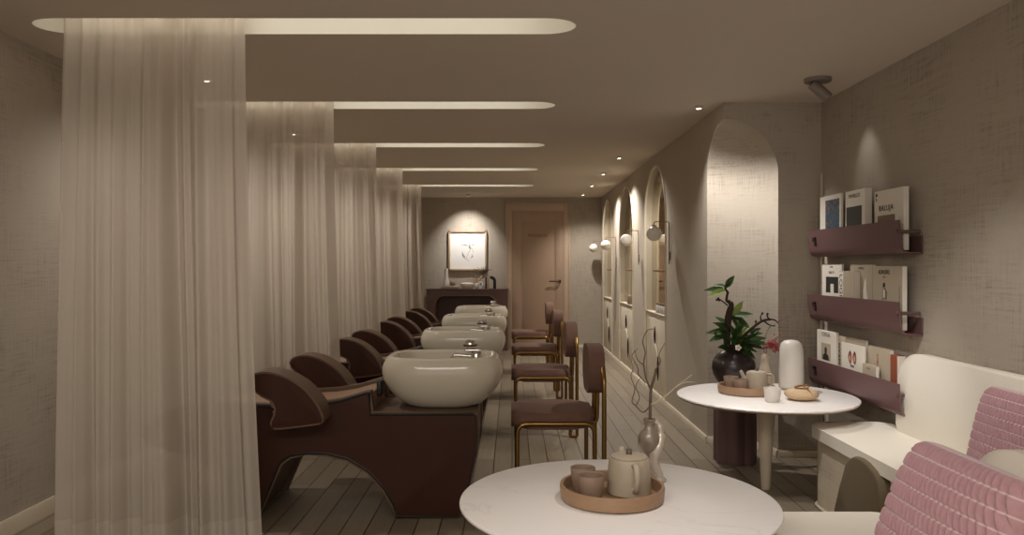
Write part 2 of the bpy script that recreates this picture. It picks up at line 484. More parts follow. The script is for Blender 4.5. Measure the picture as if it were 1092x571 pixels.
SLOTS = [3.745, 5.57, 7.385, 9.21, 11.03]
SX0, SX1, SW = -2.29, 0.282, 0.245
def stadium(y, grow=0.0, n=12):
    r = SW/2+grow; out = []
    for i in range(n+1):
        a = -PI/2+PI*i/n; out.append((SX1-SW/2+math.cos(a)*r*1.25, y+math.sin(a)*r))
    for i in range(n+1):
        a = PI/2+PI*i/n; out.append((SX0+SW/2+math.cos(a)*r*1.25, y+math.sin(a)*r))
    return out
bm = nb()
flat_with_holes(bm, [(XL-.1, YF-.1), (XR+.1, YF-.1), (XR+.1, YB+.1), (XL-.1, YB+.1)], [stadium(y) for y in SLOTS], lambda a, b: (a, b, ROOM_H))
box(bm, XL-.1, XR+.1, YF-.1, YB+.1, ROOM_H+0.16, ROOM_H+0.2)
struct('ceiling', bm, 'ceil', smooth=0)

bm = nb(); box(bm, XL-.1, XL, YF-.1, YB+.1, 0, ROOM_H); struct('wall_left', bm, 'linen', smooth=0)
bm = nb(); box(bm, XL, XR+.1, YB, YB+.1, 0, ROOM_H); struct('wall_back', bm, 'linen', smooth=0)
bm = nb(); box(bm, XR, XR+.1, YF-.1, Y0+.6, 0, ROOM_H); struct('wall_right', bm, 'linen', smooth=0)
bm = nb(); box(bm, XL, XR+.1, YF-.1, YF, 0, ROOM_H); struct('wall_front', bm, 'plaster', smooth=0)

# niche wall with three arched recesses
ARCH = [(8.08, 1.13), (10.12, 1.17), (12.08, 1.12)]
ATOP, ABOT, ADEP = 2.405, 0.05, 0.08
def arch_loop(yc, wd, top=ATOP, bot=ABOT, grow=0.0, n=20):
    r = wd/2+grow; sp = top+grow-r
    out = [(yc+r, bot), ]
    for i in range(n+1):
        a = PI*i/n; out.append((yc+r*math.cos(a), sp+r*math.sin(a)))
    out.append((yc-r, bot))
    return out
edge = [(YB, 0), (YB, ROOM_H), (Y0, ROOM_H), (Y0, AH)]
NA = 14
for i in range(1, NA+1):
    t = PI/2*i/NA
    edge.append((Y0+(Y1-Y0)*math.sin(t), AS+(AH-AS)*math.cos(t)))
edge.append((Y1, 0))
bm = nb()
flat_with_holes(bm, edge, [arch_loop(*a) for a in ARCH], lambda a, b: (XN, a, b))
for yc, wd in ARCH:                       # reveals and backs of the recesses
    lp = arch_loop(yc, wd)
    A = [bm.verts.new((XN, y, z)) for y, z in lp]; B = [bm.verts.new((XN+ADEP, y, z)) for y, z in lp]
    for i in range(len(lp)):
        j = (i+1) % len(lp); bm.faces.new((A[i], A[j], B[j], B[i]))
    bm.faces.new(B)
struct('wall_niche', bm, 'plaster', smooth=35)
# raised rim round each arch
for k, (yc, wd) in enumerate(ARCH):
    bm = nb()
    lp = arch_loop(yc, wd, grow=0.012)
    tube(bm, [(XN+0.002, y, z) for y, z in lp], 0.016, 8)
    struct('trim_%d' % (k+1), bm, 'trim')

# the pier with its rounded, domed alcove
front = [(XR+.1, 0), (XR+.1, ROOM_H), (XN, ROOM_H), (XN, AH)]
for i in range(1, NA+1):
    t = PI/2*i/NA
    front.append((XN+(AX-XN)*math.sin(t), AS+(AH-AS)*math.cos(t)))
front.append((AX, 0))
bm = nb()
flat_with_holes(bm, front, [], lambda a, b: (a, Y0, b))
struct('wall_pier', bm, 'linen', smooth=0)
bm = nb()
NQ = 24; col = []
for i in range(NQ+1):                     # curved back: quarter ellipse in plan, quarter dome on top
    a = PI/2*i/NQ
    line = [bm.verts.new((XN+(AX-XN)*math.cos(a), Y0+(Y1-Y0)*math.sin(a), z)) for z in (0, 0.7, 1.4, AS)]
    for j in range(1, 13):
        p = PI/2*j/13
        line.append(bm.verts.new((XN+(AX-XN)*math.cos(a)*math.cos(p), Y0+(Y1-Y0)*math.sin(a)*math.cos(p), AS+(AH-AS)*math.sin(p))))
    col.append(line)
apex = bm.verts.new((XN, Y0, AH))
for a, b in zip(col, col[1:]):
    for k in range(len(a)-1): bm.faces.new((a[k], b[k], b[k+1], a[k+1]))
    bm.faces.new((a[-1], b[-1], apex))
struct('wall_alcove', bm, 'linen', smooth=60)

# baseboards, a low rounded strip
def strip(name, pts, h=0.05, t=0.018, mat='trim'):
    bm = nb()
    P = [Vector((x, y, 0)) for x, y in pts]; rows = []
    for i, p in enumerate(P):
        d = P[min(i+1, len(P)-1)]-P[max(i-1, 0)]; n = Vector((-d.y, d.x, 0)).normalized()*t
        q = [p, p+n, p+n+Vector((0, 0, h*0.72)), p+n*0.6+Vector((0, 0, h)), p+Vector((0, 0, h))]
        rows.append([bm.verts.new(v) for v in q])
    for a, b in zip(rows, rows[1:]):
        for k in range(4): bm.faces.new((a[k], a[k+1], b[k+1], b[k]))
    bm.faces.new(rows[0]); bm.faces.new(rows[-1])
    struct(name, bm, mat)
strip('baseboard_left', [(XL, YB), (XL, YF)], 0.085, 0.018)
strip('baseboard_right', [(XR, YF), (XR, Y0)])
strip('baseboard_pier', [(XR, Y0), (AX, Y0)])
strip('baseboard_niche', [(XN, Y1), (XN, YB)])
strip('baseboard_alcove', [(XN+(AX-XN)*math.cos(PI/2*i/16), Y0+(Y1-Y0)*math.sin(PI/2*i/16)) for i in range(17)])
strip('baseboard_back', [(XN, YB), (0.97, YB)])
# slim pale corner bead where the shelf wall meets the pier
bm = nb(); box(bm, XR-0.016, XR-0.001, Y0-0.035, Y0-0.012, 0.0, 2.02, 0.004); struct('trim_5', bm, 'trim')

# door in the back wall
d = bpy.data.objects.new('door_1', None); COL.objects.link(d); d.location = (0, YB, 0); d['kind'] = 'structure'
bm = nb()
for x0, x1, z0, z1 in ((-0.08, 0.0, 0, 2.41), (0.867, 0.947, 0, 2.41), (0.0, 0.867, 2.30, 2.41)):
    box(bm, x0, x1, -0.035, -0.001, z0, z1, 0.006)
for x0, x1, z0, z1 in ((-0.105, -0.08, 0, 2.435), (0.947, 0.972, 0, 2.435), (-0.105, 0.972, 2.41, 2.435)):
    box(bm, x0, x1, -0.045, -0.001, z0, z1, 0.005)
obj('door_frame', bm, noisy('door_frame_paint', (186, 164, 142), 0.5, amount=0.03), d)
bm = nb(); box(bm, 0.0, 0.867, -0.016, -0.001, 0.01, 2.30)
box(bm, 0.0, 0.14, -0.026, -0.012, 0.01, 2.30, 0.004); box(bm, 0.73, 0.867, -0.026, -0.012, 0.01, 2.30, 0.004)
box(bm, 0.13, 0.74, -0.026, -0.012, 2.16, 2.30, 0.004); box(bm, 0.13, 0.74, -0.026, -0.012, 0.01, 0.22, 0.004)
box(bm, 0.175, 0.695, -0.022, -0.012, 0.26, 2.12, 0.004)
obj('door_leaf', bm, 'door', d)
bm = nb(); lathe(bm, [(0, 0), (0.025, 0), (0.025, 0.012), (0, 0.012)], 20)
bmesh.ops.rotate(bm, verts=bm.verts, cent=(0, 0, 0), matrix=Matrix.Rotation(PI/2, 3, 'X'))
bmesh.ops.translate(bm, verts=bm.verts, vec=(0.80, -0.026, 1.12))
tube(bm, fillet_path([(0.80, -0.03, 1.12), (0.80, -0.075, 1.12), (0.62, -0.075, 1.12)], 0.02), 0.011, 8)
obj('door_handle', bm, 'bronze', d)
text('sign_lettering', 'MASSAGE', 0.078, 'gold', d, (0.43, -0.027, 1.885), (PI/2, 0, 0), extrude=0.003)

# ------------------------------------------------------------------ slots of light in the ceiling
def slot_light(i, y):
    names = ['nearest the camera, above the first curtain', 'second from the camera', 'third from the camera, midway along the ceiling', 'fourth from the camera', 'farthest from the camera, by the back wall']
    t = thing('ceiling_slot_light', 'long round-ended light slot in the ceiling, '+names[i], 'ceiling light', (0, y, ROOM_H), 0, 'light slots above the curtains')
    lp = [(a, b-y) for a, b in stadium(y)]
    bm = nb()
    A = [bm.verts.new((a, b, 0)) for a, b in lp]; B = [bm.verts.new((a, b, 0.13)) for a, b in lp]
    for k in range(len(lp)):
        j = (k+1) % len(lp); bm.faces.new((A[k], A[j], B[j], B[k]))
    obj('housing', bm, 'slotin', t)
    bm = nb()
    prism(bm, [(a, b-y) for a, b in stadium(y, -0.002)], 0.10, 0.112, 'z')
    obj('diffuser', bm, 'glow', t, 0)
for i, y in enumerate(SLOTS):
    slot_light(i, y)
    area('slot_strip_lamp', (-1.0, y-0.105, ROOM_H+0.07), (-1.0, y+0.1, ROOM_H+0.0), 1.25, 2.3, 0.03, (1.0, 0.97, 0.91))

# ------------------------------------------------------------------ sheer curtains
def curtain(i, y):
    names = ['nearest the camera, in front of the first basin', 'second from the camera, behind the first basin', 'third from the camera', 'fourth from the camera', 'farthest from the camera']
    t = thing('sheer_curtain', 'floor-length sheer beige curtain, '+names[i], 'curtain', (0, y, 0), 0, 'sheer curtains between the washing stations')
    rnd = random.Random(31+i*5)
    comps = [(rnd.uniform(7, 12), rnd.uniform(0, 6.3), rnd.uniform(.6, 1)) for _ in range(3)]+[(rnd.uniform(15, 25), rnd.uniform(0, 6.3), rnd.uniform(.35, .6)) for _ in range(3)]+[(rnd.uniform(38, 60), rnd.uniform(0, 6.3), rnd.uniform(.06, .12)) for _ in range(3)]
    NC = 210; zt, zb, hem = ROOM_H+0.098, 0.012, 0.115
    zs = [zb+(hem-zb)*k/2 for k in range(3)]+[hem+(zt-hem)*k/18 for k in range(1, 19)]
    def pt(u, z):
        f = (zt-z)/(zt-zb)                                  # 0 at the top
        e = max(0, f-0.06)
        x0 = -2.19-0.05*e**0.7; x1 = -1.305+0.085*e**1.6
        wob = 0.02*f*math.sin(9*u+4*f+i)
        uu = u+0.012*f*math.sin(14*u+2.2*f+i*2)
        s = sum(a*math.sin(k*uu*3.0+p+0.5*f*math.sin(p)) for k, p, a in comps)
        amp = 0.020+0.020*f
        return (x0+(x1-x0)*u+wob*u*(1-u), max(-0.095 if z > ROOM_H-0.05 else -0.2, min(0.2 if z < ROOM_H-0.05 else 0.095, amp*s)), z)
    def sheet(zl):
        bm = nb(); g = [[bm.verts.new(pt(k/NC, z)) for k in range(NC+1)] for z in zl]
        for a, b in zip(g, g[1:]):
            for k in range(NC): bm.faces.new((a[k], a[k+1], b[k+1], b[k]))
        return bm
    obj('panel', sheet(zs[2:]), 'sheer', t, 180)
    obj('hem', sheet(zs[:3]), 'hem', t, 180)
for i, y in enumerate(SLOTS): curtain(i, y)

# ------------------------------------------------------------------ recessed downlights
def downlight(label, x, y, tgt, watts, deg, blend=0.6, color=WARM, cat_group='recessed downlights', radius=0.02):
    t = thing('recessed_downlight', label, 'downlight', (x, y, ROOM_H), 0, cat_group)
    bm = nb()
    lathe(bm, [(0.034, -0.0005), (0.044, -0.0005), (0.043, -0.003), (0.036, -0.004), (0.034, -0.0005)], 28)
    obj('trim_ring', bm, 'ceil', t)
    dv = (Vector(tgt)-Vector((x, y, ROOM_H))).normalized()
    q = dv.to_track_quat('-Z', 'Y').to_matrix().to_4x4()
    bm = nb(); lathe(bm, [(0, 0.004), (0.020, 0.004), (0.020, -0.020), (0.017, -0.022)], 20)
    bmesh.ops.transform(bm, matrix=q, verts=bm.verts)
    obj('lamp_head', bm, 'trim', t)
    bm = nb(); lathe(bm, [(0, -0.0235), (0.017, -0.0225), (0.017, -0.020), (0, -0.020)], 20)
    bmesh.ops.transform(bm, matrix=q, verts=bm.verts)
    obj('lens', bm, 'lamp', t)
    p = Vector((x, y, ROOM_H))+dv*0.045
    spot('downlight_lamp', p, tgt, watts, deg, blend, color, radius)
    return t
for k, (y, wt) in enumerate(((8.13, 34), (9.54, 40), (10.9, 36), (12.27, 30))):
    nm = ['nearest of the four along the arched wall', 'second of the four along the arched wall', 'third of the four along the arched wall', 'nearest the door, last of the four along the arched wall'][k]
    downlight('small recessed ceiling downlight, '+nm, 1.13, y, (XN-0.1, y-0.1, 0.3), wt*2.7, 130, 1.0)
downlight('small recessed ceiling downlight above the curved alcove and the potted branch', 1.354, 5.58, (1.50, 5.50, 0.0), 95, 112, 0.9, SOFT, radius=0.012)
for k, y in enumerate((4.76, 6.67, 8.49, 10.4)):
    nm = ['behind the nearest curtain', 'behind the second curtain', 'behind the third curtain', 'behind the fourth curtain'][k]
    downlight('small ceiling downlight seen through sheer fabric '+nm, -1.89, y, (-1.75, y+0.05, 0), 50, 158, 1.0)
downlight('small ceiling downlight above the framed picture on the back wall', -0.70, 12.35, (-0.745, YB, 1.62), 70, 84, 1.0, SOFT)

# surface spotlight by the shelf wall
t = thing('ceiling_spotlight', 'grey surface spotlight with round plate and tilted cylinder above the magazine racks', 'spotlight', (1.90, 4.78, ROOM_H))
bm = nb(); lathe(bm, [(0, 0), (0.082, 0), (0.082, -0.018), (0.078, -0.022), (0, -0.022)], 36); obj('ceiling_plate', bm, 'greymetal', t)
dv = Vector((0.75, -0.15, -0.75)).normalized(); q = dv.to_track_quat('-Z', 'Y').to_matrix().to_4x4()
bm = nb(); lathe(bm, [(0, 0.02), (0.032, 0.02), (0.034, 0.015), (0.034, -0.115), (0.028, -0.118), (0.026, -0.10), (0, -0.10)], 28)
bmesh.ops.transform(bm, matrix=Matrix.Translation((-0.02, 0, -0.045)) @ q, verts=bm.verts); obj('lamp_head', bm, 'greymetal', t)
bm = nb(); tube(bm, [(-0.03, 0, -0.015), (-0.03, 0, -0.06)], 0.01, 8); obj('swivel', bm, 'black', t)
p = Vector((1.88, 4.78, ROOM_H-0.045))+dv*0.13
spot('spotlight_lamp', p, (XR, 4.74, 1.92), 3.0, 56, 1.0, SOFT, 0.02)

# ------------------------------------------------------------------ washing stations
ORD = ['nearest the camera', 'second from the camera', 'third from the camera', 'farthest from the camera']
PROFILE = [(-0.282, 0.0), (-0.225, 0.17), (-0.185, 0.36), (-0.176, 0.45), (-0.183, 0.555), (-0.20, 0.572), (-0.75, 0.572), (-0.755, 0.69), (-0.78, 0.688),
           (-0.92, 0.645), (-1.05, 0.624), (-1.25, 0.612), (-1.45, 0.62), (-1.68, 0.63), (-1.86, 0.58), (-1.98, 0.50), (-2.0, 0.44), (-1.93, 0.39),
           (-1.72, 0.33), (-1.56, 0.25), (-1.50, 0.12), (-1.48, 0.0), (-1.36, 0.0), (-1.30, 0.14), (-1.24, 0.29), (-1.19, 0.328), (-1.10, 0.342), (-1.0, 0.340), (-0.886, 0.313),
           (-0.776, 0.246), (-0.69, 0.15), (-0.645, 0.07), (-0.627, 0.0)]
def inset(poly, d):
    n = len(poly); out = []
    for i in range(n):
        a, b, c = Vector(poly[i-1]), Vector(poly[i]), Vector(poly[(i+1) % n])
        e1 = (b-a).normalized(); e2 = (c-b).normalized()
        n1 = Vector((-e1.y, e1.x)); n2 = Vector((-e2.y, e2.x))
        nn = (n1+n2)
        nn = nn/ max(0.35, nn.length_squared/2) if nn.length > 1e-6 else n1
        out.append((b.x+nn.x*d, b.y+nn.y*d))
    return out
def area2(poly): return sum(poly[i-1][0]*poly[i][1]-poly[i][0]*poly[i-1][1] for i in range(len(poly)))/2
if area2(PROFILE) < 0: PROFILE = PROFILE[::-1]
ARMP = [(-1.36, 0.765), (-1.345, 0.797), (-1.275, 0.814), (-1.20, 0.803), (-1.13, 0.773), (-1.06, 0.722), (-1.0, 0.650), (-0.968, 0.580), (-0.972, 0.550), (-1.0, 0.540), (-1.12, 0.524), (-1.20, 0.516), (-1.238, 0.522), (-1.243, 0.552),
        (-1.230, 0.585), (-1.222, 0.615), (-1.234, 0.654), (-1.29, 0.685), (-1.345, 0.73)]
WD = 0.56                                   # body width
def wash_station(y):
    t = thing('washing_station', 'reclining hair-washing chair in dark brown leather with arched base, '+ORD[0], 'salon chair', (0, y, 0), 0, 'row of washing stations')
    # shell: two full side cheeks joined by a lower core
    bm = nb(); prism(bm, PROFILE, 0.0, 0.055, 'y', 0.006); prism(bm, PROFILE, WD-0.055, WD, 'y', 0.006)
    core = [(-0.29, 0.02), (-0.19, 0.40), (-0.19, 0.569), (-0.77, 0.569), (-0.80, 0.60), (-1.7, 0.58), (-1.96, 0.46), (-1.6, 0.32), (-1.48, 0.02), (-1.38, 0.02), (-1.25, 0.31), (-1.0, 0.345), (-0.8, 0.27), (-0.64, 0.02)]
    prism(bm, core, 0.05, WD-0.05, 'y')
    obj('shell', bm, 'shell', t)
    for y0, y1 in ((-0.007, 0.004), (WD-0.004, WD+0.007)):
        ip = inset(PROFILE, 0.009)
        bm = nb(); prism(bm, ip, y0, y1, 'y', 0.003); s = obj('side_panel', bm, 'leather', t)
        yy = y0 if y0 < 0 else y1
        bm = nb(); tube(bm, [(a, yy*0.6+(0.001 if yy < 0 else WD*0.4), b) for a, b in inset(PROFILE, 0.012)], 0.0075, 6, True)
        obj('piping', bm, 'piping', s)
    # padded seat and back between the cheeks
    up = [(-0.765, 0.665), (-0.84, 0.648), (-0.93, 0.622), (-1.05, 0.603), (-1.25, 0.592), (-1.5, 0.60), (-1.7, 0.605), (-1.9, 0.52)]
    poly = up+[(-1.9, 0.45), (-0.80, 0.50), (-0.765, 0.56)]
    bm = nb(); prism(bm, poly, 0.06, WD-0.06, 'y', 0.01, 3); obj('seat_cushion', bm, 'tan', t)
    for s in (0, 1):
        y0, y1 = (-0.18, -0.004) if s == 0 else (WD+0.004, WD+0.18)
        op = smooth_poly(ARMP, 4)
        if area2(op) < 0: op = op[::-1]
        bm = nb(); prism(bm, op, y0, y1, 'y', 0.012, 3); a = obj('armrest', bm, 'shell', t)
        ip = inset(op, 0.010)
        for yy0, yy1 in ((y0-0.004, y0+0.004), (y1-0.004, y1+0.004)):
            bm = nb(); prism(bm, ip, yy0, yy1, 'y', 0.002); obj('armrest_face', bm, 'leather', a)
    # bowl
    cx, cy, hx, hy = -0.392, 0.275, 0.341, 0.27
    prof = [(0.0, .565, 2.6), (0.42, .566, 2.6), (0.54, .571, 2.6), (0.66, .588, 2.6), (0.80, .628, 2.7), (0.91, .675, 2.8), (0.975, .722, 3), (1.0, .762, 3.1), (0.995, .79, 3.2), (0.97, .815, 3.4), (0.935, .838, 3.5), (0.91, .850, 3.6), (0.88, .8555, 3.6), (0.81, .856, 3.6),
            (0.785, .853, 3.5), (0.76, .84, 3.5), (0.71, .80, 3.3), (0.62, .72, 3), (0.42, .66, 2.5), (0.12, .645, 2), (0.0, .644, 2)]
    bm = nb(); rings = []; SG = 72
    for k, z, e in prof:
        if k == 0: rings.append([bm.verts.new((cx, cy, z))]); continue
        ring = []
        for i in range(SG):
            a = 2*PI*i/SG; ca, sa = math.cos(a), math.sin(a)
            kk = (abs(ca)**e+abs(sa)**e)**(-1/e)
            dip = 0.0
            ring.append(bm.verts.new((cx+hx*k*kk*ca, cy+hy*k*kk*sa, z-dip)))
        rings.append(ring)
    for a, b in zip(rings, rings[1:]):
        for i in range(SG):
            j = (i+1) % SG
            if len(a) == 1: bm.faces.new((a[0], b[i], b[j]))
            elif len(b) == 1: bm.faces.new((a[i], a[j], b[0]))
            else: bm.faces.new((a[i], a[j], b[j], b[i]))
    bw = obj('basin', bm, 'ceramic', t, 60)
    bm = nb(); lathe(bm, [(0, 0.6465), (0.028, 0.6465), (0.03, 0.650), (0.02, 0.653), (0, 0.652)], 24, (cx, cy)); obj('drain', bm, 'chrome', bw)
    # mixer tap and shower holder on the ledge of the bowl
    bm = nb(); lathe(bm, [(0.0, 0.80), (0.031, 0.80), (0.031, 0.862), (0.028, 0.866), (0, 0.866)], 28, (-0.205, 0.30)); fb = obj('faucet', bm, 'chrome', t)
    bm = nb(); box(bm, -0.275, -0.172, 0.275, 0.325, 0.868, 0.880, 0.004); obj('lever', bm, 'chrome', fb)
    bm = nb(); tube(bm, fillet_path([(-0.22, 0.30, 0.838), (-0.33, 0.30, 0.846), (-0.345, 0.30, 0.826)], 0.01), 0.011, 10); obj('spout', bm, 'chrome', fb)
    bm = nb(); lathe(bm, [(0, .845), (0.024, .845), (0.026, .86), (0.036, .872), (0.038, .895), (0.030, .91), (0.012, .916), (0, .916)], 24, (-0.25, 0.485)); sh = obj('shower_head', bm, 'chrome', t)
    bm = nb(); tube(bm, [(-0.25+0.038*math.cos(a), 0.485+0.038*math.sin(a), 0.884) for a in [2*PI*k/24 for k in range(24)]], 0.006, 6, True); obj('collar', bm, 'bronze', sh)
    # black headrest hinge
    bm = nb(); box(bm, -0.768, -0.738, 0.22, 0.34, 0.62, 0.705, 0.010, 3); obj('neck_rest', bm, 'black', t)
    return t
w0 = wash_station(4.13)
for i in range(1, 4):
    dup(w0, (0, 4.13+1.82*i, 0), 'reclining hair-washing chair in dark brown leather with arched base, '+ORD[i])

# ------------------------------------------------------------------ chairs
def salon_chair(y):
    t = thing('velvet_chair', 'brown velvet chair with bent brass tube legs, nearest the round table in front', 'chair', (0, y, 0), 0, 'row of brass-framed chairs')
    bm = nb(); prism(bm, rrect(-0.005, 0.466, -0.235, 0.235, 0.10, 8), 0.440, 0.532, 'z', 0.042, 5)
    for v in bm.verts:
        k = max(0, 1-((v.co.x-0.23)/0.235)**2)*max(0, 1-(v.co.y/0.235)**2); v.co.z += (0.012 if v.co.z > 0.49 else -0.004)*k
    obj('seat', bm, 'velvet', t, 60)
    bm = nb(); prism(bm, rrect(-0.20, 0.20, 0.622, 0.897, 0.13, 10), 0.435, 0.527, 'x', 0.043, 5)
    obj('backrest', bm, 'velvet', t, 60)
    for s in (-1, 1):
        yy = s*0.243
        pts = fillet_path([(0.030, yy, 0.003), (0.030, yy, 0.474), (0.462, yy, 0.474), (0.462, yy, 0.0), (0.515, yy, 0.0), (0.515, yy, 0.72), (0.515, yy*0.72, 0.80), (0.49, yy*0.6, 0.82)], 0.06, 6)
        pts = [(p.x, p.y, max(p.z, 0.0135)) for p in pts]
        bm = nb(); tube(bm, pts, 0.0135, 10); obj('leg_frame', bm, 'brass', t)
        bm = nb(); tube(bm, fillet_path([(0.33, s*0.09, 0.453), (0.40, s*0.09, 0.444), (0.49, s*0.09, 0.444), (0.497, s*0.09, 0.68)], 0.05, 6), 0.0125, 10); obj('back_support', bm, 'brass', t)
    bm = nb(); tube(bm, [(0.10, -0.235, 0.473), (0.10, 0.235, 0.473)], 0.009, 8); tube(bm, [(0.38, -0.235, 0.473), (0.38, 0.235, 0.473)], 0.009, 8); obj('crossbar', bm, 'brass', t)
    return t
c0 = salon_chair(4.54)
for i, nm in ((1, 'second from the round table in front'), (2, 'third from the round table in front'), (3, 'nearest the door at the back')):
    dup(c0, (0, 4.54+1.80*i, 0), 'brown velvet chair with bent brass tube legs, '+nm)

# ------------------------------------------------------------------ round tables
def round_table(loc, label):
    t = thing('round_table', label, 'table', loc, 0, 'white round tables')
    bm = nb(); lathe(bm, [(0, 0.5535), (0.515, 0.5535), (0.526, 0.557), (0.53, 0.563), (0.529, 0.569), (0.524, 0.572), (0, 0.572)], 96); obj('tabletop', bm, 'stone', t)
    bm = nb(); lathe(bm, [(0, 0.546), (0.505, 0.546), (0.517, 0.549), (0.520, 0.553), (0, 0.553)], 96); obj('edge_band', bm, 'oak', t)
    bm = nb(); lathe(bm, [(0, 0.001), (0.026, 0.001), (0.028, 0.01), (0.034, 0.15), (0.044, 0.34), (0.056, 0.47), (0.072, 0.532), (0.10, 0.5455), (0, 0.5455)], 40); obj('leg', bm, 'tableedge', t)
    return t
T1 = (0.354, 2.59); T2 = (1.545, 4.68); TH = 0.572
tb = round_table((T1[0], T1[1], 0), 'round white table in front holding the teapot and the silver vase')
dup(tb, (T2[0], T2[1], 0), 'round white table on a tapered leg beside the corner sofa, with the white dome lamp', 0.9)

def tray(x, y, r, label):
    t = tag(obj('wooden_tray', lathe(nb(), [(0, TH+0.001), (r*0.94, TH+0.001), (r, TH+0.006), (r*1.02, TH+0.044), (r*1.01, TH+0.051), (r*0.955, TH+0.050), (r*0.93, TH+0.014), (r*0.9, TH+0.011), (0, TH+0.011)], 64), 'oak', None, 40), label, 'tray', 'wooden tea trays')
    for v in t.data.vertices: pass
    t.location = (x, y, 0)
    return t
TZ = TH+0.0115
def cup(x, y, r, h, label, z=TZ, mat='clay', group='clay tea cups'):
    o = obj('tea_cup', lathe(nb(), [(0, 0), (r*0.76, 0), (r*0.82, 0.004), (r*0.94, h*0.5), (r, h), (r*0.97, h+0.002), (r*0.92, h), (r*0.84, h*0.5), (r*0.72, 0.012), (0, 0.010)], 40), mat)
    o.location = (x, y, z)
    return tag(o, label, 'cup', group)
def teapot(x, y, label, rz, s=1.0):
    t = thing('teapot', label, 'teapot', (x, y, TZ), rz, 'grey stoneware teapots')
    k = s
    bm = nb(); lathe(bm, [(0, 0), (0.068*k, 0), (0.074*k, 0.004), (0.075*k, 0.012), (0.0725*k, 0.06*k), (0.069*k, 0.112*k), (0.066*k, 0.12*k), (0.058*k, 0.121*k), (0, 0.121*k)], 48); obj('body', bm, 'stoneware', t)
    bm = nb(); lathe(bm, [(0, 0.1215*k), (0.061*k, 0.1215*k), (0.061*k, 0.126*k), (0.05*k, 0.130*k), (0, 0.132*k)], 48); ld = obj('lid', bm, 'stoneware', t)
    bm = nb(); lathe(bm, [(0, 0.131*k), (0.010*k, 0.131*k), (0.0105*k, 0.148*k), (0.009*k, 0.150*k), (0, 0.150*k)], 20); obj('knob', bm, 'darkclay', ld)
    bm = nb()
    hp = smooth_path([(0.066*k, 0, 0.107*k), (0.085*k, 0, 0.112*k), (0.103*k, 0, 0.10*k), (0.108*k, 0, 0.07*k), (0.100*k, 0, 0.04*k), (0.084*k, 0, 0.028*k), (0.072*k, 0, 0.030*k)], 5)
    tube(bm, hp, 0.0075*k, 10)
    for v in bm.verts: v.co.y *= 1.3
    obj('handle', bm, 'stoneware', t)
    bm = nb(); tube(bm, smooth_path([(-0.060*k, 0, 0.06*k), (-0.085*k, 0, 0.085*k), (-0.100*k, 0, 0.118*k), (-0.108*k, 0, 0.128*k)], 5), [0.018*k, 0.009*k], 12); obj('spout', bm, 'stoneware', t)
    return t
tray(0.336, 2.585, 0.172, 'round wooden tray in the middle of the front table')
teapot(0.398, 2.615, 'grey stoneware teapot with dark knob on the front tray', -1.47)
cup(0.262, 2.545, 0.044, 0.078, 'brown clay cup nearer the camera on the front tray')
cup(0.244, 2.645, 0.043, 0.078, 'brown clay cup farther back on the front tray, half hidden by its twin')

tray(1.452, 4.77, 0.168, 'round wooden tray on the far round table beside the dark vase')
teapot(1.528, 4.80, 'grey stoneware teapot on the far tray, in front of the gourd vase', -0.25, 0.92)
cup(1.405, 4.72, 0.046, 0.078, 'clay cup in front on the far tray')
cup(1.372, 4.815, 0.046, 0.082, 'darker clay cup behind the other on the far tray', mat='clay')
o = cup(1.508, 4.455, 0.049, 0.078, 'small white cylindrical cup at the edge of the far table', TH+0.001, 'white', None)

# white dome lamp
t = thing('dome_lamp', 'tall white dome-topped lamp on the far round table', 'lamp', (1.79, 4.93, TH+0.001))
bm = nb(); lathe(bm, [(0, 0.012), (0.074, 0.012), (0.077, 0.02), (0.078, 0.10), (0.076, 0.20), (0.072, 0.255), (0.063, 0.288), (0.045, 0.306), (0.02, 0.312), (0, 0.313)], 48); obj('lamp_shade', bm, 'white', t)
bm = nb(); lathe(bm, [(0, 0), (0.072, 0), (0.074, 0.004), (0.074, 0.012), (0, 0.012)], 48); obj('base', bm, 'stoneware', t)

# squat straw pot with a rope tie
t = thing('straw_pot', 'squat straw-coloured pot tied with brown rope on the far round table', 'pot', (1.70, 4.515, TH+0.001))
pr = []
for k in range(25):
    a = -PI/2+PI*k/24
    r = 0.096*math.cos(a)**0.75 if abs(math.cos(a)) > 1e-6 else 0
    pr.append((max(r+0.0012*math.sin(k*2.2), 0 if k in (0, 24) else 0.001), 0.034+0.034*math.sin(a)))
pr[0] = (0, 0.0); pr[-1] = (0, 0.068)
bm = nb(); lathe(bm, pr, 56, lobes=28, lobe_amp=0.012); obj('body', bm, 'straw', t, 60)
bm = nb(); lathe(bm, [(0, .064), (0.036, .064), (0.040, .070), (0.034, .077), (0, .079)], 32); obj('lid', bm, 'straw', t)
bm = nb(); tube(bm, smooth_path([(-0.045, -0.02, 0.076), (-0.02, -0.01, 0.083), (0.0, 0, 0.082), (0.025, 0.008, 0.086), (0.05, 0.0, 0.079)], 5), 0.005, 8)
tube(bm, smooth_path([(0.0, -0.01, 0.084), (0.012, -0.04, 0.074), (0.022, -0.072, 0.058), (0.026, -0.09, 0.040)], 5), 0.0035, 8)
tube(bm, [(0.038*math.cos(a), 0.038*math.sin(a), 0.073) for a in [2*PI*k/24 for k in range(24)]], 0.0035, 6, True)
obj('rope', bm, 'rope', t)

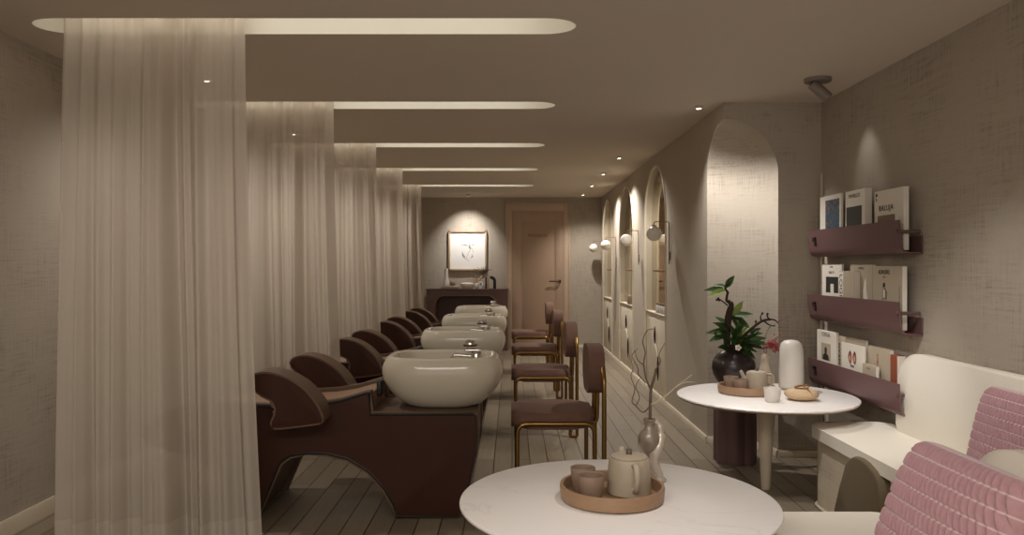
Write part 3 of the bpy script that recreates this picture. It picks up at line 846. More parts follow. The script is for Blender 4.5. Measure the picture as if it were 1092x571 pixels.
# gourd vase with berries
def twig(bm, pts, r0, r1, n=5, seg=6): tube(bm, smooth_path(pts, n), [r0, r1], seg)
t = thing('gourd_vase', 'small beige gourd vase holding a red berry sprig behind the far tray', 'vase', (1.648, 5.0, TH+0.001))
bm = nb(); lathe(bm, [(0, 0), (0.040, 0), (0.046, 0.008), (0.048, 0.05), (0.044, 0.09), (0.036, 0.125), (0.028, 0.15), (0.024, 0.165), (0.026, 0.18), (0.026, 0.195), (0.018, 0.208), (0.014, 0.215), (0.010, 0.214), (0, 0.18)], 36); obj('body', bm, 'stoneware', t, 60)
bm = nb()
twig(bm, [(0, 0, 0.19), (0.01, 0, 0.25), (0.03, -0.01, 0.29), (0.075, -0.015, 0.33)], 0.003, 0.0015)
twig(bm, [(0, 0, 0.19), (-0.01, 0.01, 0.28), (0.02, 0.0, 0.38), (0.05, 0.0, 0.43)], 0.0025, 0.001)
twig(bm, [(0.02, 0, 0.38), (0.08, 0.01, 0.42), (0.14, 0.0, 0.455), (0.17, 0.0, 0.45)], 0.0015, 0.0008)
twig(bm, [(0.03, -0.01, 0.29), (0.06, -0.03, 0.28), (0.08, -0.03, 0.27)], 0.002, 0.001)
sp_ = obj('sprig', bm, 'twig', t)
rnd = random.Random(3)
bm = nb()
for k in range(46):
    sphere(bm, (rnd.uniform(0.0, 0.075), rnd.uniform(-0.045, 0.02), rnd.uniform(0.235, 0.305)), rnd.uniform(0.007, 0.012), 8)
for k in range(5):
    sphere(bm, (rnd.uniform(0.055, 0.085), rnd.uniform(-0.03, 0.0), rnd.uniform(0.305, 0.345)), 0.006, 8)
obj('berries', bm, 'berry', sp_)['kind'] = 'stuff'

# fluted pedestal with the dark vase and its branch
PX, PY = 1.555, 5.36
bm = nb(); lathe(bm, [(0, 0.001), (0.135, 0.001), (0.137, 0.01), (0.137, 0.515), (0.133, 0.522), (0, 0.522)], 128, lobes=7, lobe_amp=0.09)
o = tag(obj('fluted_pedestal', bm, 'plum', None, 50, (PX, PY, 0)), 'dark plum fluted pedestal standing in the curved alcove', 'pedestal')
t = thing('branch_vase', 'round dark vase with a tall leafy branch on the fluted pedestal', 'vase', (PX-0.01, PY, 0.523))
bm = nb(); lathe(bm, [(0, 0), (0.07, 0), (0.085, 0.006), (0.118, 0.04), (0.142, 0.085), (0.15, 0.13), (0.143, 0.175), (0.118, 0.215), (0.08, 0.243), (0.048, 0.255), (0.042, 0.262), (0.048, 0.270), (0.044, 0.272), (0.036, 0.262), (0.036, 0.24), (0, 0.22)], 56); obj('body', bm, 'darkvase', t, 60)
def bp(a, b, y=0.0):                              # branch point from the photo plane of the vase, kept at its own depth
    yy = PY+y
    return Vector((px(a, yy)-(PX-0.01), y, pz(b, yy)-0.523))
bm = nb()
tube(bm, smooth_path([bp(776, 376), bp(775, 358, .01), bp(776, 345, .0), bp(777.5, 334, -.01), bp(780, 326, -.01), bp(778, 322.5), bp(775, 321), bp(775.3, 315.5), bp(776, 312, .01), bp(773.5, 308), bp(775, 302), bp(780, 296)], 5),
     [0.024, 0.026, 0.025, 0.022, 0.018, 0.014, 0.010, 0.009, 0.009, 0.008, 0.007, 0.006], 10)
tube(bm, smooth_path([bp(780, 374), bp(788, 364, -.02), bp(798, 354, -.03), bp(806, 347, -.03), bp(813, 342.5, -.02), bp(820, 341), bp(826, 341.5), bp(830, 345)], 5), [0.014, 0.013, 0.011, 0.010, 0.009, 0.008, 0.006, 0.004], 8)
for a in ([bp(812, 343, -.02), bp(811, 338, -.03), bp(813, 334.5, -.03)], [bp(820, 341), bp(818, 337), bp(818.5, 335)], [bp(815, 343), bp(821, 347), bp(827, 348)],
          [bp(806, 347, -.03), bp(806, 343.5, -.04)], [bp(776, 326), bp(771, 322), bp(766, 318.5, -.02)], [bp(778, 340), bp(770, 348, -.04), bp(762, 354, -.05)],
          [bp(782, 372), bp(800, 366, -.07), bp(812, 372, -.08)], [bp(778, 372), bp(790, 352, .03), bp(797, 345, .05)]):
    tube(bm, smooth_path(a, 4), [0.006, 0.0035], 6)
obj('branch', bm, 'bark', t, 60)
def leaf_bm(base, tip, wd, curl, side):
    bm = nb(); b = Vector(base); e = Vector(tip); d = e-b; L = d.length; d.normalize()
    s = d.cross(Vector(side)).normalized(); nrm = s.cross(d).normalized()
    rows = []
    for k in range(10):
        t_ = k/9; wv = wd*(math.sin(PI*min(1, t_*0.96+0.03)**0.8))*0.5
        c = b+d*L*t_+nrm*(-curl*t_*t_)
        fold = wv*0.35
        rows.append([bm.verts.new(c-s*wv+nrm*fold), bm.verts.new(c), bm.verts.new(c+s*wv+nrm*fold)])
    for a, c in zip(rows, rows[1:]):
        for k in range(2): bm.faces.new((a[k], a[k+1], c[k+1], c[k]))
    bmesh.ops.solidify(bm, geom=bm.faces[:], thickness=0.0012)
    return bm
LV = [((773.5, 309, 0), (751, 309.3, -.05), .05, .01), ((773.5, 309, 0), (756, 315, -.10), .045, .02), ((774, 308, 0), (762, 304, .05), .05, .0), ((774, 307, 0), (783.5, 294, -.02), .05, .0), ((775, 304, 0), (781, 300, -.08), .03, .0),
      ((781, 337, 0), (792.5, 321, -.03), .05, -.01), ((781, 337, 0), (804, 335.5, -.04), .05, .0), ((781, 338, 0), (800, 349, -.08), .055, .02), ((781, 337, 0), (788, 350, -.10), .05, .02),
      ((778, 352, 0), (760, 344.5, -.05), .055, .0), ((778, 354, 0), (752.5, 355, -.04), .055, .01), ((776, 356, 0), (756, 364, -.08), .05, .01), ((777, 350, 0), (766, 352, -.12), .05, .0),
      ((782, 366, 0), (792, 352, -.04), .05, .0), ((784, 368, 0), (806, 356, -.05), .05, .0), ((786, 370, 0), (812, 366, -.07), .055, .01), ((786, 368, 0), (808, 375, -.10), .05, .01), ((788, 366, 0), (797, 372, -.14), .05, .02),
      ((784, 366, 0), (801, 346, .02), .045, .0), ((790, 364, -.02), (818, 360, -.04), .05, .01), ((790, 365, -.02), (816, 372, -.05), .05, .01), ((782, 370, 0), (786, 356, -.10), .05, .0), ((779, 368, 0), (768, 358, -.07), .05, .0),
      ((786, 360, 0), (796, 360, -.12), .055, .0), ((792, 362, 0), (806, 364, .05), .05, .0), ((784, 362, 0), (779, 346, -.07), .04, .0), ((779, 372, 0), (766, 370, -.09), .05, .01), ((781, 364, 0), (770, 356, .05), .05, .0), ((783, 358, 0), (794, 345, -.09), .045, .0), ((786, 372, 0), (797, 378, -.13), .055, .02), ((784, 360, 0), (789, 344, .05), .045, .0), ((790, 372, 0), (806, 381, -.09), .05, .02), ((780, 360, 0), (792, 366, -.15), .055, .01), ((792, 366, 0), (822, 367, -.03), .05, .01), ((776, 346, 0), (762, 338, .03), .04, .0),
      ((800, 356, -.03), (812, 350, -.06), .035, .0), ((800, 358, -.03), (814, 356, -.09), .04, .0)]
for k, (b, e, wd, cu) in enumerate(LV):
    obj('leaf', leaf_bm(bp(*b), bp(*e), wd, cu, (0.25*math.sin(k*1.7), -0.8, 0.6)), 'leafpale' if k in (5, 1, 13, 18) else 'leaf', t, 60)
bm = nb()
for k in range(5):
    a = 2*PI*k/5; c = bp(787, 371, -.11)
    sphere(bm, c+Vector((0.013*math.cos(a), -0.004, 0.013*math.sin(a))), 0.010, 10, (1, .5, 1))
obj('blossom', bm, 'petal', t)
bm = nb()
for a, b, y in ((766, 318.5, -.02), (767, 320.5, -.03), (764.5, 320, -.01), (763, 356, -.05), (818.5, 335, 0), (813, 334.5, -.03), (806, 343, -.04)):
    sphere(bm, bp(a, b, y), 0.009, 8)
obj('buds', bm, 'bark', t)

# twisted silver vase with bare twigs on the front table
VX, VY = 0.512, 2.80
def vp(a, b, y=0.0):
    yy = VY+y
    return Vector((px(a, yy)-VX, y, pz(b, yy)-TH-0.001))
t = thing('twisted_vase', 'twisted silver-glazed vase with bare twigs behind the teapot', 'vase', (VX, VY, TH+0.001))
bm = nb()
c = vp(692.5, 470).x
lathe(bm, [(0, .083), (0.006, .086), (0.014, .100), (0.028, .116), (0.039, .136), (0.041, .154), (0.034, .176), (0.022, .192), (0.018, .205), (0.020, .217), (0.0235, .224), (0.021, .226), (0.016, .218), (0.014, .20), (0, .19)], 36, (c, 0))
obj('body', bm, 'gunmetal', t, 60)
bm = nb()
pts = smooth_path([(c+0.018, 0, .219), (c+0.037, -.002, .200), (c+0.040, -.006, .16), (c+0.030, -.018, .125), (c+0.014, -.016, .095), (c+0.018, -.004, .06), (c+0.030, 0, .03), (c+0.034, 0, .012)], 6)
tube(bm, pts, [0.010, 0.013, 0.016, 0.017, 0.018, 0.018, 0.017, 0.018], 12)
pts = smooth_path([(c-0.018, 0, .205), (c-0.030, .012, .16), (c-0.026, .02, .11), (c+0.0, .012, .075), (c+0.014, .004, .04), (c+0.026, .004, .012)], 6)
tube(bm, pts, [0.007, 0.009, 0.010, 0.011, 0.012, 0.016], 12)
lathe(bm, [(0, 0), (0.03, 0), (0.032, .006), (0.024, .014), (0, .018)], 28, (c+0.03, 0))
obj('twisted_foot', bm, 'silver', t, 60)
bm = nb()
twig(bm, [vp(693, 457), vp(693.5, 430), vp(694.5, 414), vp(698, 402, -.01), vp(699.5, 394, -.01)], 0.006, 0.004)
twig(bm, [vp(694, 416), vp(689, 404), vp(686.5, 388, .02), vp(688, 376, .03), vp(685.5, 364, .04), vp(690, 353, .05), vp(697, 351, .05)], 0.004, 0.0015)
twig(bm, [vp(694, 432), vp(686, 440), vp(678, 433, .02), vp(674, 428, .03), vp(677, 415, .04), vp(673, 402, .05), vp(675, 392, .05), vp(671, 380, .05)], 0.003, 0.001)
twig(bm, [vp(688, 408), vp(681, 400, -.02), vp(680, 392, -.03), vp(674, 380, -.03), vp(680, 372, -.03)], 0.0025, 0.001)
twig(bm, [vp(678, 433, .02), vp(682, 424, .03), vp(678, 412, .03), vp(684, 402, .02)], 0.002, 0.001)
twig(bm, [vp(699.5, 394, -.01), vp(704, 386, -.02), vp(703, 378, -.02), vp(709, 366, -.02)], 0.0025, 0.001)
twig(bm, [vp(687, 390, .02), vp(680, 384, 0), vp(677, 374, 0)], 0.002, 0.001)
obj('twigs', bm, 'twig', t)
bm = nb()
twig(bm, [vp(694, 432), vp(702, 428, -.02), vp(713, 420, -.03), vp(722, 412, -.04), vp(738, 400, -.05)], 0.0035, 0.001)
twig(bm, [vp(722, 412, -.04), vp(731, 408, -.05), vp(741, 408, -.05)], 0.002, 0.001)
obj('pale_twig', bm, 'paletwig', t)

# ------------------------------------------------------------------ corner sofas
def sofa_outline(x0, x1, y0, y1, r): return rrect(x0, x1, y0, y1, r, 8)
def cushion(x0, x1, y0, y1, z0, z1, r, b, m=4):
    bm = nb(); prism(bm, rrect(x0, x1, y0, y1, r, 10), z0, z1, 'z', b, m); return bm
def back_slab(x0, x1, y0, y1, z0, z1, r, lean=0.0):
    """slab facing -x, its far top corner well rounded"""
    out = [(y0, z0), (y1-0.06, z0)]
    for i in range(5):
        a = -PI/2+PI/2*i/4; out.append((y1-0.06+0.06*math.cos(a)*0.8, z0+0.06+0.06*math.sin(a)))
    for i in range(13):
        a = PI/2*i/12; out.append((y1-r-0.03+r*math.cos(a), z1-r+r*math.sin(a)))
    out.append((y0, z1))
    bm = nb(); prism(bm, out, x0, x1, 'x', 0.03, 4)
    for v in bm.verts: v.co.x += lean*(v.co.z-z0)
    return bm
SZ = 0.46
# sofa along the shelf wall
t = thing('wall_sofa', 'cream leather sofa with rounded backrest against the shelf wall', 'sofa', (0, 0, 0))
obj('base', (lambda b: prism(b, rrect(1.722, 2.175, 2.75, 4.425, 0.11, 8), 0.012, 0.395, 'z', 0.006))(nb()), 'basefab', t)
bm = nb(); tube(bm, [(a, b, 0.010) for a, b in rrect(1.716, 2.18, 2.745, 4.43, 0.115, 8)], 0.008, 6, True); obj('floor_piping', bm, 'trim', t)
obj('seat', cushion(1.69, 2.185, 2.72, 4.44, 0.395, SZ, 0.13, 0.031), 'cream', t, 60)
obj('backrest', back_slab(2.095, 2.165, 2.72, 4.24, SZ-0.01, 0.895, 0.19, 0.05), 'cream', t, 60)
bm = nb()
o2 = [(3.99, 0.012), (3.97, 0.10), (3.91, 0.25), (3.84, 0.36), (3.80, 0.405), (3.75, 0.428), (3.69, 0.435), (3.62, 0.428), (3.55, 0.408), (3.50, 0.375), (3.48, 0.30), (3.48, 0.012)]  # outline of a dark rounded shape added over the sofa base
prism(bm, o2, 1.664, 1.76, 'x', 0.012, 3); obj('dark_front_shape', bm, 'olive', t, 60)['label'] = 'dark olive rounded shape on the sofa front'
# sofa in front
t = thing('front_sofa', 'cream leather sofa in the foreground corner, behind the front round table', 'sofa', (0, 0, 0))
obj('base', (lambda b: prism(b, rrect(0.95, 1.30, 0.9, 2.74, 0.10, 8), 0.012, 0.395, 'z', 0.006))(nb()), 'basefab', t)
obj('seat', cushion(0.83, 1.36, 0.86, 2.80, 0.385, SZ, 0.06, 0.03), 'cream', t, 60)
obj('backrest', back_slab(1.225, 1.31, 0.86, 2.12, SZ-0.01, 0.895, 0.19, 0.03), 'cream', t, 60)

def pillow_bm(W=0.46, H=0.43, T=0.075, nu=300, nv=160):
    bm = nb(); ROW = 0.042; RIB = 0.020
    def side(sg):
        g = []
        for j in range(nv+1):
            v = -1+2*j/nv; row = []
            for i in range(nu+1):
                u = -1+2*i/nu
                pin = 1-0.10*(abs(u)**3)*(abs(v)**3)
                edge = (1-0.05*v*v*(1-abs(u)))
                x = u*W/2*(1-0.055*(1-u*u)*0-0.06*(v*v)*(1-abs(u))*0)*(1-0.06*(1-v*v)*abs(u)**6*0)
                z = v*H/2
                x *= (1-0.05*abs(v)**8); z *= (1-0.04*abs(u)**8)
                th = T*((1-abs(u)**2.6)*(1-abs(v)**2.6))**0.5
                rr = z/ROW; rf = abs(rr-round(rr))*2           # 0 on a welt, 1 mid row
                k = math.floor(rr+1e-6)
                ph = x/RIB+0.5*(k % 2)+0.9*(rr-k-0.5)+0.3*math.sin(k*2.1)
                rib = abs(math.sin(PI*ph))**0.75
                env = min(1, th/0.02)
                welt = math.exp(-(rf/0.16)**2)
                th += env*0.019*(0.62*welt+(1-welt)*rib*(0.85+0.15*math.sqrt(max(0, 1-(1-rf)**2))))
                row.append(bm.verts.new((x, sg*th, z)))
            g.append(row)
        for a, b in zip(g, g[1:]):
            for i in range(nu): bm.faces.new((a[i], a[i+1], b[i+1], b[i]))
    side(-1); side(1)
    bmesh.ops.remove_doubles(bm, verts=bm.verts[:], dist=0.0004)
    return bm
p1 = obj('ribbed_pillow', pillow_bm(), 'rib', None, 180)
tag(p1, 'large mauve ribbed pillow on the foreground sofa', 'pillow', 'mauve ribbed pillows')
p2 = p1.copy(); COL.objects.link(p2)
tag(p2, 'mauve ribbed pillow leaning on the wall sofa backrest, right of the cream seat', 'pillow', 'mauve ribbed pillows')
def place_pillow(p, loc, yaw, leanv, roll=0.0):
    # local x runs along the sofa, local -y faces the room
    m = Matrix.Translation(loc) @ Matrix.Rotation(yaw, 4, 'Z') @ Matrix.Rotation(-leanv, 4, 'X') @ Matrix.Rotation(roll, 4, 'Y')
    p.matrix_world = m
place_pillow(p1, (1.085, 1.93, 0.67), -PI/2, 0.36, 0.0)
place_pillow(p2, (2.015, 3.06, 0.648), -PI/2+0.15, 0.22, 0.05); p2.scale = (0.93, 0.93, 0.93)

# ------------------------------------------------------------------ magazine racks
RY0, RY1 = 4.11, 5.37
def rack(ztop, label):
    t = thing('magazine_rack', label, 'rack', (0, 0, ztop), 0, 'mauve metal magazine racks')
    prof = [(2.066, 0.0), (2.076, -0.13), (2.082, -0.155), (2.097, -0.173), (2.12, -0.18), (2.196, -0.18), (2.196, -0.172), (2.122, -0.172), (2.102, -0.165), (2.089, -0.150), (2.083, -0.13), (2.073, 0.0)]
    bm = nb(); prism(bm, prof, RY0, RY1, 'y'); obj('trough', bm, 'mauve', t, 50)
    bm = nb(); box(bm, 2.19, 2.198, RY0, RY1, -0.18, -0.085); obj('back_plate', bm, 'plum', t)
    for yy in (RY0+0.02, RY1-0.08):
        bm = nb(); tube(bm, [(2.060, yy, -0.062), (2.190, yy, -0.062)], 0.010, 12); obj('peg', bm, 'plum', t)
    yy = RY1-0.09
    bm = nb(); box(bm, 2.062, 2.072, yy-0.045, yy+0.02, -0.062, -0.050); box(bm, 2.062, 2.076, yy-0.045, yy-0.030, -0.11, -0.050)
    obj('slot_cutout', bm, 'black', t)
    return t
rack(1.605, 'topmost mauve metal magazine rack on the right wall')
rack(1.165, 'middle mauve metal magazine rack on the right wall')
rack(0.725, 'lowest mauve metal magazine rack, partly behind the sofa backrest')

MR = Matrix(((0, 0, -1), (-1, 0, 0), (0, 1, 0))).to_euler()     # text frame: reads along -y, faces -x
class Mag:
    """a magazine or book standing in a rack, its cover facing the room; a,b are the photo columns of its cover"""
    def __init__(s, xf, a, b, top, thick, label, mat='paper', tilt=0.0, cat='magazine', bottom=None, name='magazine'):
        s.xf = xf; s.y1 = xf*FOCAL/(a-546.0); s.y0 = xf*FOCAL/(b-546.0)
        s.z1 = top; s.z0 = bottom
        s.t = thing(name, label, cat, (xf, (s.y0+s.y1)/2, s.z0), 0, 'reading on the wall racks')
        s.w = s.y1-s.y0; s.h = s.z1-s.z0
        bm = nb(); box(bm, 0, thick, -s.w/2, s.w/2, 0, s.h, 0.0015, 1)
        s.cover = obj('cover', bm, mat, s.t)
        bm = nb(); box(bm, 0.002, thick-0.002, -s.w/2-0.0015, s.w/2-0.002, 0.002, s.h-0.003); obj('pages', bm, 'paper', s.t)
    def rect(s, u0, u1, v0, v1, mat, name='cover_picture', lift=0.0008):
        bm = nb(); box(bm, -lift, 0.0004, s.w*(0.5-u1), s.w*(0.5-u0), s.h*v0, s.h*v1); return obj(name, bm, mat, s.t)
    def poly(s, pts, mat, name='cover_figure', lift=0.0014):
        bm = nb(); prism(bm, [(s.w*(0.5-u), s.h*v) for u, v in pts], -lift, 0, 'x'); return obj(name, bm, mat, s.t)
    def word(s, st, u, v, size, mat='ink', sx=1.0, name='title_lettering'):
        return text(name, st, size, mat, s.t, (-0.0012, s.w*(0.5-u), s.h*v), MR, sx=sx)
    def vword(s, st, u, v, size, mat='ink', sx=1.0, name='spine_lettering'):
        o = text(name, st, size, mat, s.t, (-0.0012, s.w*(0.5-u), s.h*v), (0, 0, 0), sx=sx)
        o.rotation_euler = (Matrix(((0, 0, -1), (-1, 0, 0), (0, 1, 0))) @ Matrix.Rotation(-PI/2, 3, 'Z')).to_euler()
        return o
Z1, Z2, Z3 = 1.605-0.160, 1.165-0.160, 0.725-0.160
# top rack
m = Mag(2.135, 874.5, 896.5, 1.835, 0.018, 'white magazine with a blue and orange painted cover, far end of the top rack', bottom=Z1)
m.rect(0.28, 0.94, 0.20, 0.92, 'painting')
m = Mag(2.125, 901.5, 922, 1.83, 0.045, 'white book with a black square picture, middle of the top rack', bottom=Z1, cat='book', name='book')
m.rect(0.06, 0.86, 0.28, 0.74, 'photo'); m.word('MARBLED', 0.47, 0.91, 0.034, 'inkgrey', 1.1); m.rect(-0.012, 0.0, 0.0, 0.99, 'ink', 'spine')
m = Mag(2.115, 932.5, 963.5, 1.79, 0.03, 'tall white magazine with bold black BALUJA title on the top rack', bottom=Z1)
m.word('BALUJA', 0.42, 0.70, 0.044, 'ink', 1.15); m.rect(0.12, 0.72, 0.20, 0.585, 'taupe'); m.rect(0.05, 0.11, 0.91, 0.96, 'ink', 'cover_mark'); m.rect(0.06, 0.09, 0.83, 0.88, 'inkgrey', 'cover_mark')
# middle rack
m = Mag(2.14, 876.5, 897.5, 1.372, 0.016, 'bright white magazine with a black photograph, far end of the middle rack', bottom=Z2)
m.rect(0.22, 0.84, 0.48, 0.77, 'photo'); m.rect(0.46, 0.62, 0.40, 0.64, 'paper', 'cover_figure', 0.0014); m.word('ICON', 0.5, 0.95, 0.018, 'inkgrey'); m.word('OBJECTS', 0.5, 0.85, 0.022, 'inkgrey')
m = Mag(2.105, 894.5, 911, 1.327, 0.05, 'small beige book with bold vertical spine letters on the middle rack', 'beige', bottom=Z2, cat='book', name='book')
m.rect(0.0, 0.30, 0.0, 0.985, 'paper', 'spine'); m.vword('LOGI', 0.15, 0.715, 0.056, 'ink', 1.15)
m = Mag(2.14, 906.8, 930.5, 1.367, 0.02, 'plain taupe magazine with a pale curved figure on the middle rack', 'beige', bottom=Z2)
m.word('MAISON', 0.5, 0.94, 0.02, 'inkgrey'); m.poly([(0.62, 0.3), (0.60, 0.55), (0.66, 0.72), (0.72, 0.78), (0.74, 0.6), (0.82, 0.3)], 'paper'); m.rect(0.2, 0.42, 0.2, 0.80, 'taupe', 'cover_figure')
m = Mag(2.115, 931.2, 962, 1.358, 0.028, 'cream magazine showing a standing figure, near end of the middle rack', 'beige', bottom=Z2)
m.word('KINSKI', 0.40, 0.90, 0.036, 'ink', 1.2); m.word('issue', 0.4, 0.825, 0.014, 'inkgrey')
m.poly(smooth_poly([(0.36, 0.66), (0.42, 0.66), (0.43, 0.71), (0.40, 0.735), (0.36, 0.71)], 3), 'ink'); m.poly([(0.33, 0.45), (0.36, 0.63), (0.44, 0.65), (0.50, 0.58), (0.48, 0.45), (0.42, 0.48)], 'inkgrey')
m.poly([(0.37, 0.48), (0.38, 0.62), (0.43, 0.62), (0.43, 0.50)], 'paper', lift=0.002); m.vword('VOLUME 21', 0.92, 0.56, 0.018, 'inkgrey')
# lowest rack
m = Mag(2.10, 871.3, 891.2, 0.925, 0.02, 'white magazine titled CEREAL with a small portrait, far end of the lowest rack', bottom=Z3)
m.word('CEREAL', 0.5, 0.93, 0.038, 'inkgrey', 1.1); m.rect(0.24, 0.74, 0.46, 0.77, 'beige')
m.poly([(0.32, 0.46), (0.34, 0.55), (0.44, 0.58), (0.42, 0.65), (0.45, 0.70), (0.52, 0.70), (0.55, 0.65), (0.53, 0.58), (0.63, 0.55), (0.66, 0.46)], 'photo')
m = Mag(2.12, 891.3, 898.2, 0.905, 0.03, 'narrow pale book spine with black vertical letters on the lowest rack', 'beige', bottom=Z3, cat='book', name='book')
m.vword('NYAM', 0.55, 0.67, 0.050, 'ink')
m = Mag(2.142, 898.5, 923, 0.905, 0.016, 'plain beige magazine behind the illustrated one on the lowest rack', 'beige', bottom=Z3)
m = Mag(2.115, 897.3, 921.5, 0.872, 0.012, 'white magazine with two painted faces on its cover, middle of the lowest rack', bottom=Z3)
for u in (0.40, 0.60):
    m.poly(smooth_poly([(u-0.07, 0.68), (u-0.08, 0.77), (u-0.01, 0.85), (u+0.07, 0.77), (u+0.06, 0.65), (u, 0.60)], 3), 'redink'); m.poly([(u-0.06, 0.78), (u, 0.87), (u+0.07, 0.80), (u, 0.82)], 'ink', lift=0.002)
    m.poly(smooth_poly([(u-0.03, 0.68), (u-0.03, 0.75), (u+0.03, 0.75), (u+0.03, 0.66)], 3), 'beige', lift=0.0022)
m.word('faces', 0.5, 0.565, 0.026, 'ink')
m = Mag(2.10, 919.7, 934, 0.778, 0.02, 'small beige booklet in front on the lowest rack', 'beige', bottom=Z3, cat='booklet', name='booklet')
m.word('notes', 0.45, 0.90, 0.02, 'inkgrey')
m = Mag(2.135, 925, 949, 0.882, 0.024, 'beige book with a red vertical title, near end of the lowest rack', 'beige', bottom=Z3, cat='book', name='book')
m.vword('ATELIER', 0.47, 0.72, 0.030, 'redink')
m = Mag(2.125, 949.3, 956.5, 0.862, 0.05, 'rust brown book spine at the near end of the lowest rack', 'rust', bottom=Z3, cat='book', name='book')

# ------------------------------------------------------------------ arched niches: mirror, cabinet, shelf, bottles
AN = ['nearest the alcove', 'in the middle of the three', 'nearest the door']
for k, (yc, wd) in enumerate(ARCH):
    CZ = 0.875
    t = thing('niche_cabinet', 'cream cabinet with dark curved handles in the arched niche '+AN[k], 'cabinet', (XN, yc, 0), 0, 'cabinets in the arched niches')
    bm = nb(); box(bm, 0.022, ADEP-0.002, -wd/2+0.006, wd/2-0.006, ABOT+0.004, CZ-0.02); obj('body', bm, 'cabinet', t)
    bm = nb(); box(bm, 0.0, ADEP-0.002, -wd/2+0.005, wd/2-0.005, CZ-0.02, CZ, 0.004); obj('countertop', bm, 'trim', t)
    bm = nb(); box(bm, 0.010, 0.022, -wd/2+0.01, -0.004, ABOT+0.01, CZ-0.025, 0.002); box(bm, 0.010, 0.022, 0.004, wd/2-0.01, ABOT+0.01, CZ-0.025, 0.002); dr = obj('door', bm, 'cabinet', t)
    bm = nb(); lathe(bm, [(0, .54), (0.004, .545), (0.010, .60), (0.011, .66), (0.005, .72), (0, .735)], 14, (-0.004, 0.0)); obj('handle', bm, 'bronze', dr)
    bm = nb(); lathe(bm, [(0, .18), (0.004, .19), (0.010, .26), (0.010, .36), (0.005, .43), (0, .44)], 14, (-0.004, -0.17)); obj('handle', bm, 'bronze', dr)
    bm = nb(); tube(bm, smooth_path([(-0.002, 0.0, .55), (-0.004, -0.07, .52), (-0.005, -0.13, .47), (-0.004, -0.17, .42)], 6), 0.006, 8); obj('handle_stem', bm, 'trim', dr)
    # mirror above the counter
    lp = arch_loop(0, wd, ATOP-0.004, CZ+0.004, -0.004)
    bm = nb(); prism(bm, lp, XN+ADEP-0.012, XN+ADEP-0.002, 'x', 0.002)
    o = obj('arched_mirror', bm, 'mirror', None, 0); o.location = (0, yc, 0)
    tag(o, 'tall arched mirror in the wall niche '+AN[k], 'mirror', 'arched niche mirrors')
    bm = nb(); box(bm, XN+0.012, XN+ADEP-0.014, -0.30, 0.30, 0, 0.022, 0.004)
    o = obj('niche_shelf', bm, 'shelfwood', None, 30); o.location = (0, yc-0.12, 1.305)
    tag(o, 'short brown wooden shelf across the mirror niche '+AN[k], 'shelf', 'wooden niche shelves')
jar = None
JN = ['first', 'second', 'third', 'fourth', 'fifth']
for q in range(5):
    if jar is None:
        jar = thing('product_jar', '', 'jar', (0, 0, 0), 0, 'white product jars on the nearest niche counter')
        bm = nb(); lathe(bm, [(0, 0), (0.030, 0), (0.032, 0.004), (0.032, 0.075), (0.028, 0.082), (0, 0.082)], 20); obj('body', bm, 'white', jar)
        bm = nb(); lathe(bm, [(0, 0.082), (0.026, 0.082), (0.026, 0.105), (0, 0.106)], 20); obj('cap', bm, 'taupe', jar)
        j = jar
    else:
        j = dup(jar, (0, 0, 0), '')
    j.location = (XN+0.036, 7.66+0.10*q, 0.8755)
    j['label'] = 'small white jar with taupe cap, %s from the camera on the nearest niche counter' % JN[q]
bm = nb(); box(bm, -0.03, 0.03, -0.12, 0.12, 0, 0.11, 0.006); o = obj('storage_box', bm, 'taupe'); o.location = (XN+0.034, 9.95, 0.8755)
tag(o, 'small taupe box on the counter of the middle niche', 'box')

# globe sconces
SN = ['nearest the camera, beside the nearest arch', 'second from the camera, between two arches', 'third from the camera', 'farthest, beside the back wall']
def sconce(y, label):
    t = thing('globe_sconce', label, 'wall lamp', (XN, y, 0), 0, 'globe sconces on the arched wall')
    bm = nb(); tube(bm, fillet_path([(-0.012, 0, 1.385), (-0.012, 0, 1.785), (-0.155, 0, 1.785), (-0.155, 0, 1.745)], 0.02), 0.005, 8)
    lathe(bm, [(0, 1.742), (0.02, 1.742), (0.02, 1.752), (0, 1.754)], 16, (-0.155, 0)); obj('arm', bm, 'taupe', t)
    bm = nb(); box(bm, -0.012, 0, -0.012, 0.012, 1.42, 1.50, 0.003); obj('wall_bracket', bm, 'taupe', t)
    bm = nb(); sphere(bm, (-0.155, 0, 1.672), 0.072, 32); obj('globe', bm, 'opal', t, 180)
    return t
s0 = sconce(7.30, 'opal globe wall lamp on bronze arm, '+SN[0])
for i, y in ((1, 9.07), (2, 11.05), (3, 12.72)):
    dup(s0, (XN, y, 0), 'opal globe wall lamp on bronze arm, '+SN[i])

# ------------------------------------------------------------------ back wall: console, picture and ornaments
KY0, KY1 = 12.45, 12.90
t = thing('arched_console', 'dark plum console with a wide rounded opening under the framed picture', 'console', (0, 0, 0))
hole = [(-1.24, 0.0), (-1.24, 0.743)]
for i in range(1, 10):
    a = PI-PI/2*i/9; hole.append((-1.24+0.16+0.16*math.cos(a), 0.743+0.15*math.sin(a)))
for i in range(0, 10):
    a = PI/2-PI/2*i/9; hole.append((-0.25-0.16+0.16*math.cos(a), 0.743+0.15*math.sin(a)))
hole.append((-0.25, 0.0))
hole = [(a, min(b, 0.893)) for a, b in hole]
outl = [(-1.385, 0.0), (-1.385, 0.985), (-0.07, 0.985), (-0.07, 0.0)]+hole[::-1]
bm = nb()
A = [bm.verts.new((a, KY0, b)) for a, b in outl]; B = [bm.verts.new((a, KY1, b)) for a, b in outl]
ea = [bm.edges.new((A[i], A[(i+1) % len(A)])) for i in range(len(A))]; eb = [bm.edges.new((B[i], B[(i+1) % len(B)])) for i in range(len(B))]
bmesh.ops.triangle_fill(bm, edges=ea); bmesh.ops.triangle_fill(bm, edges=eb)
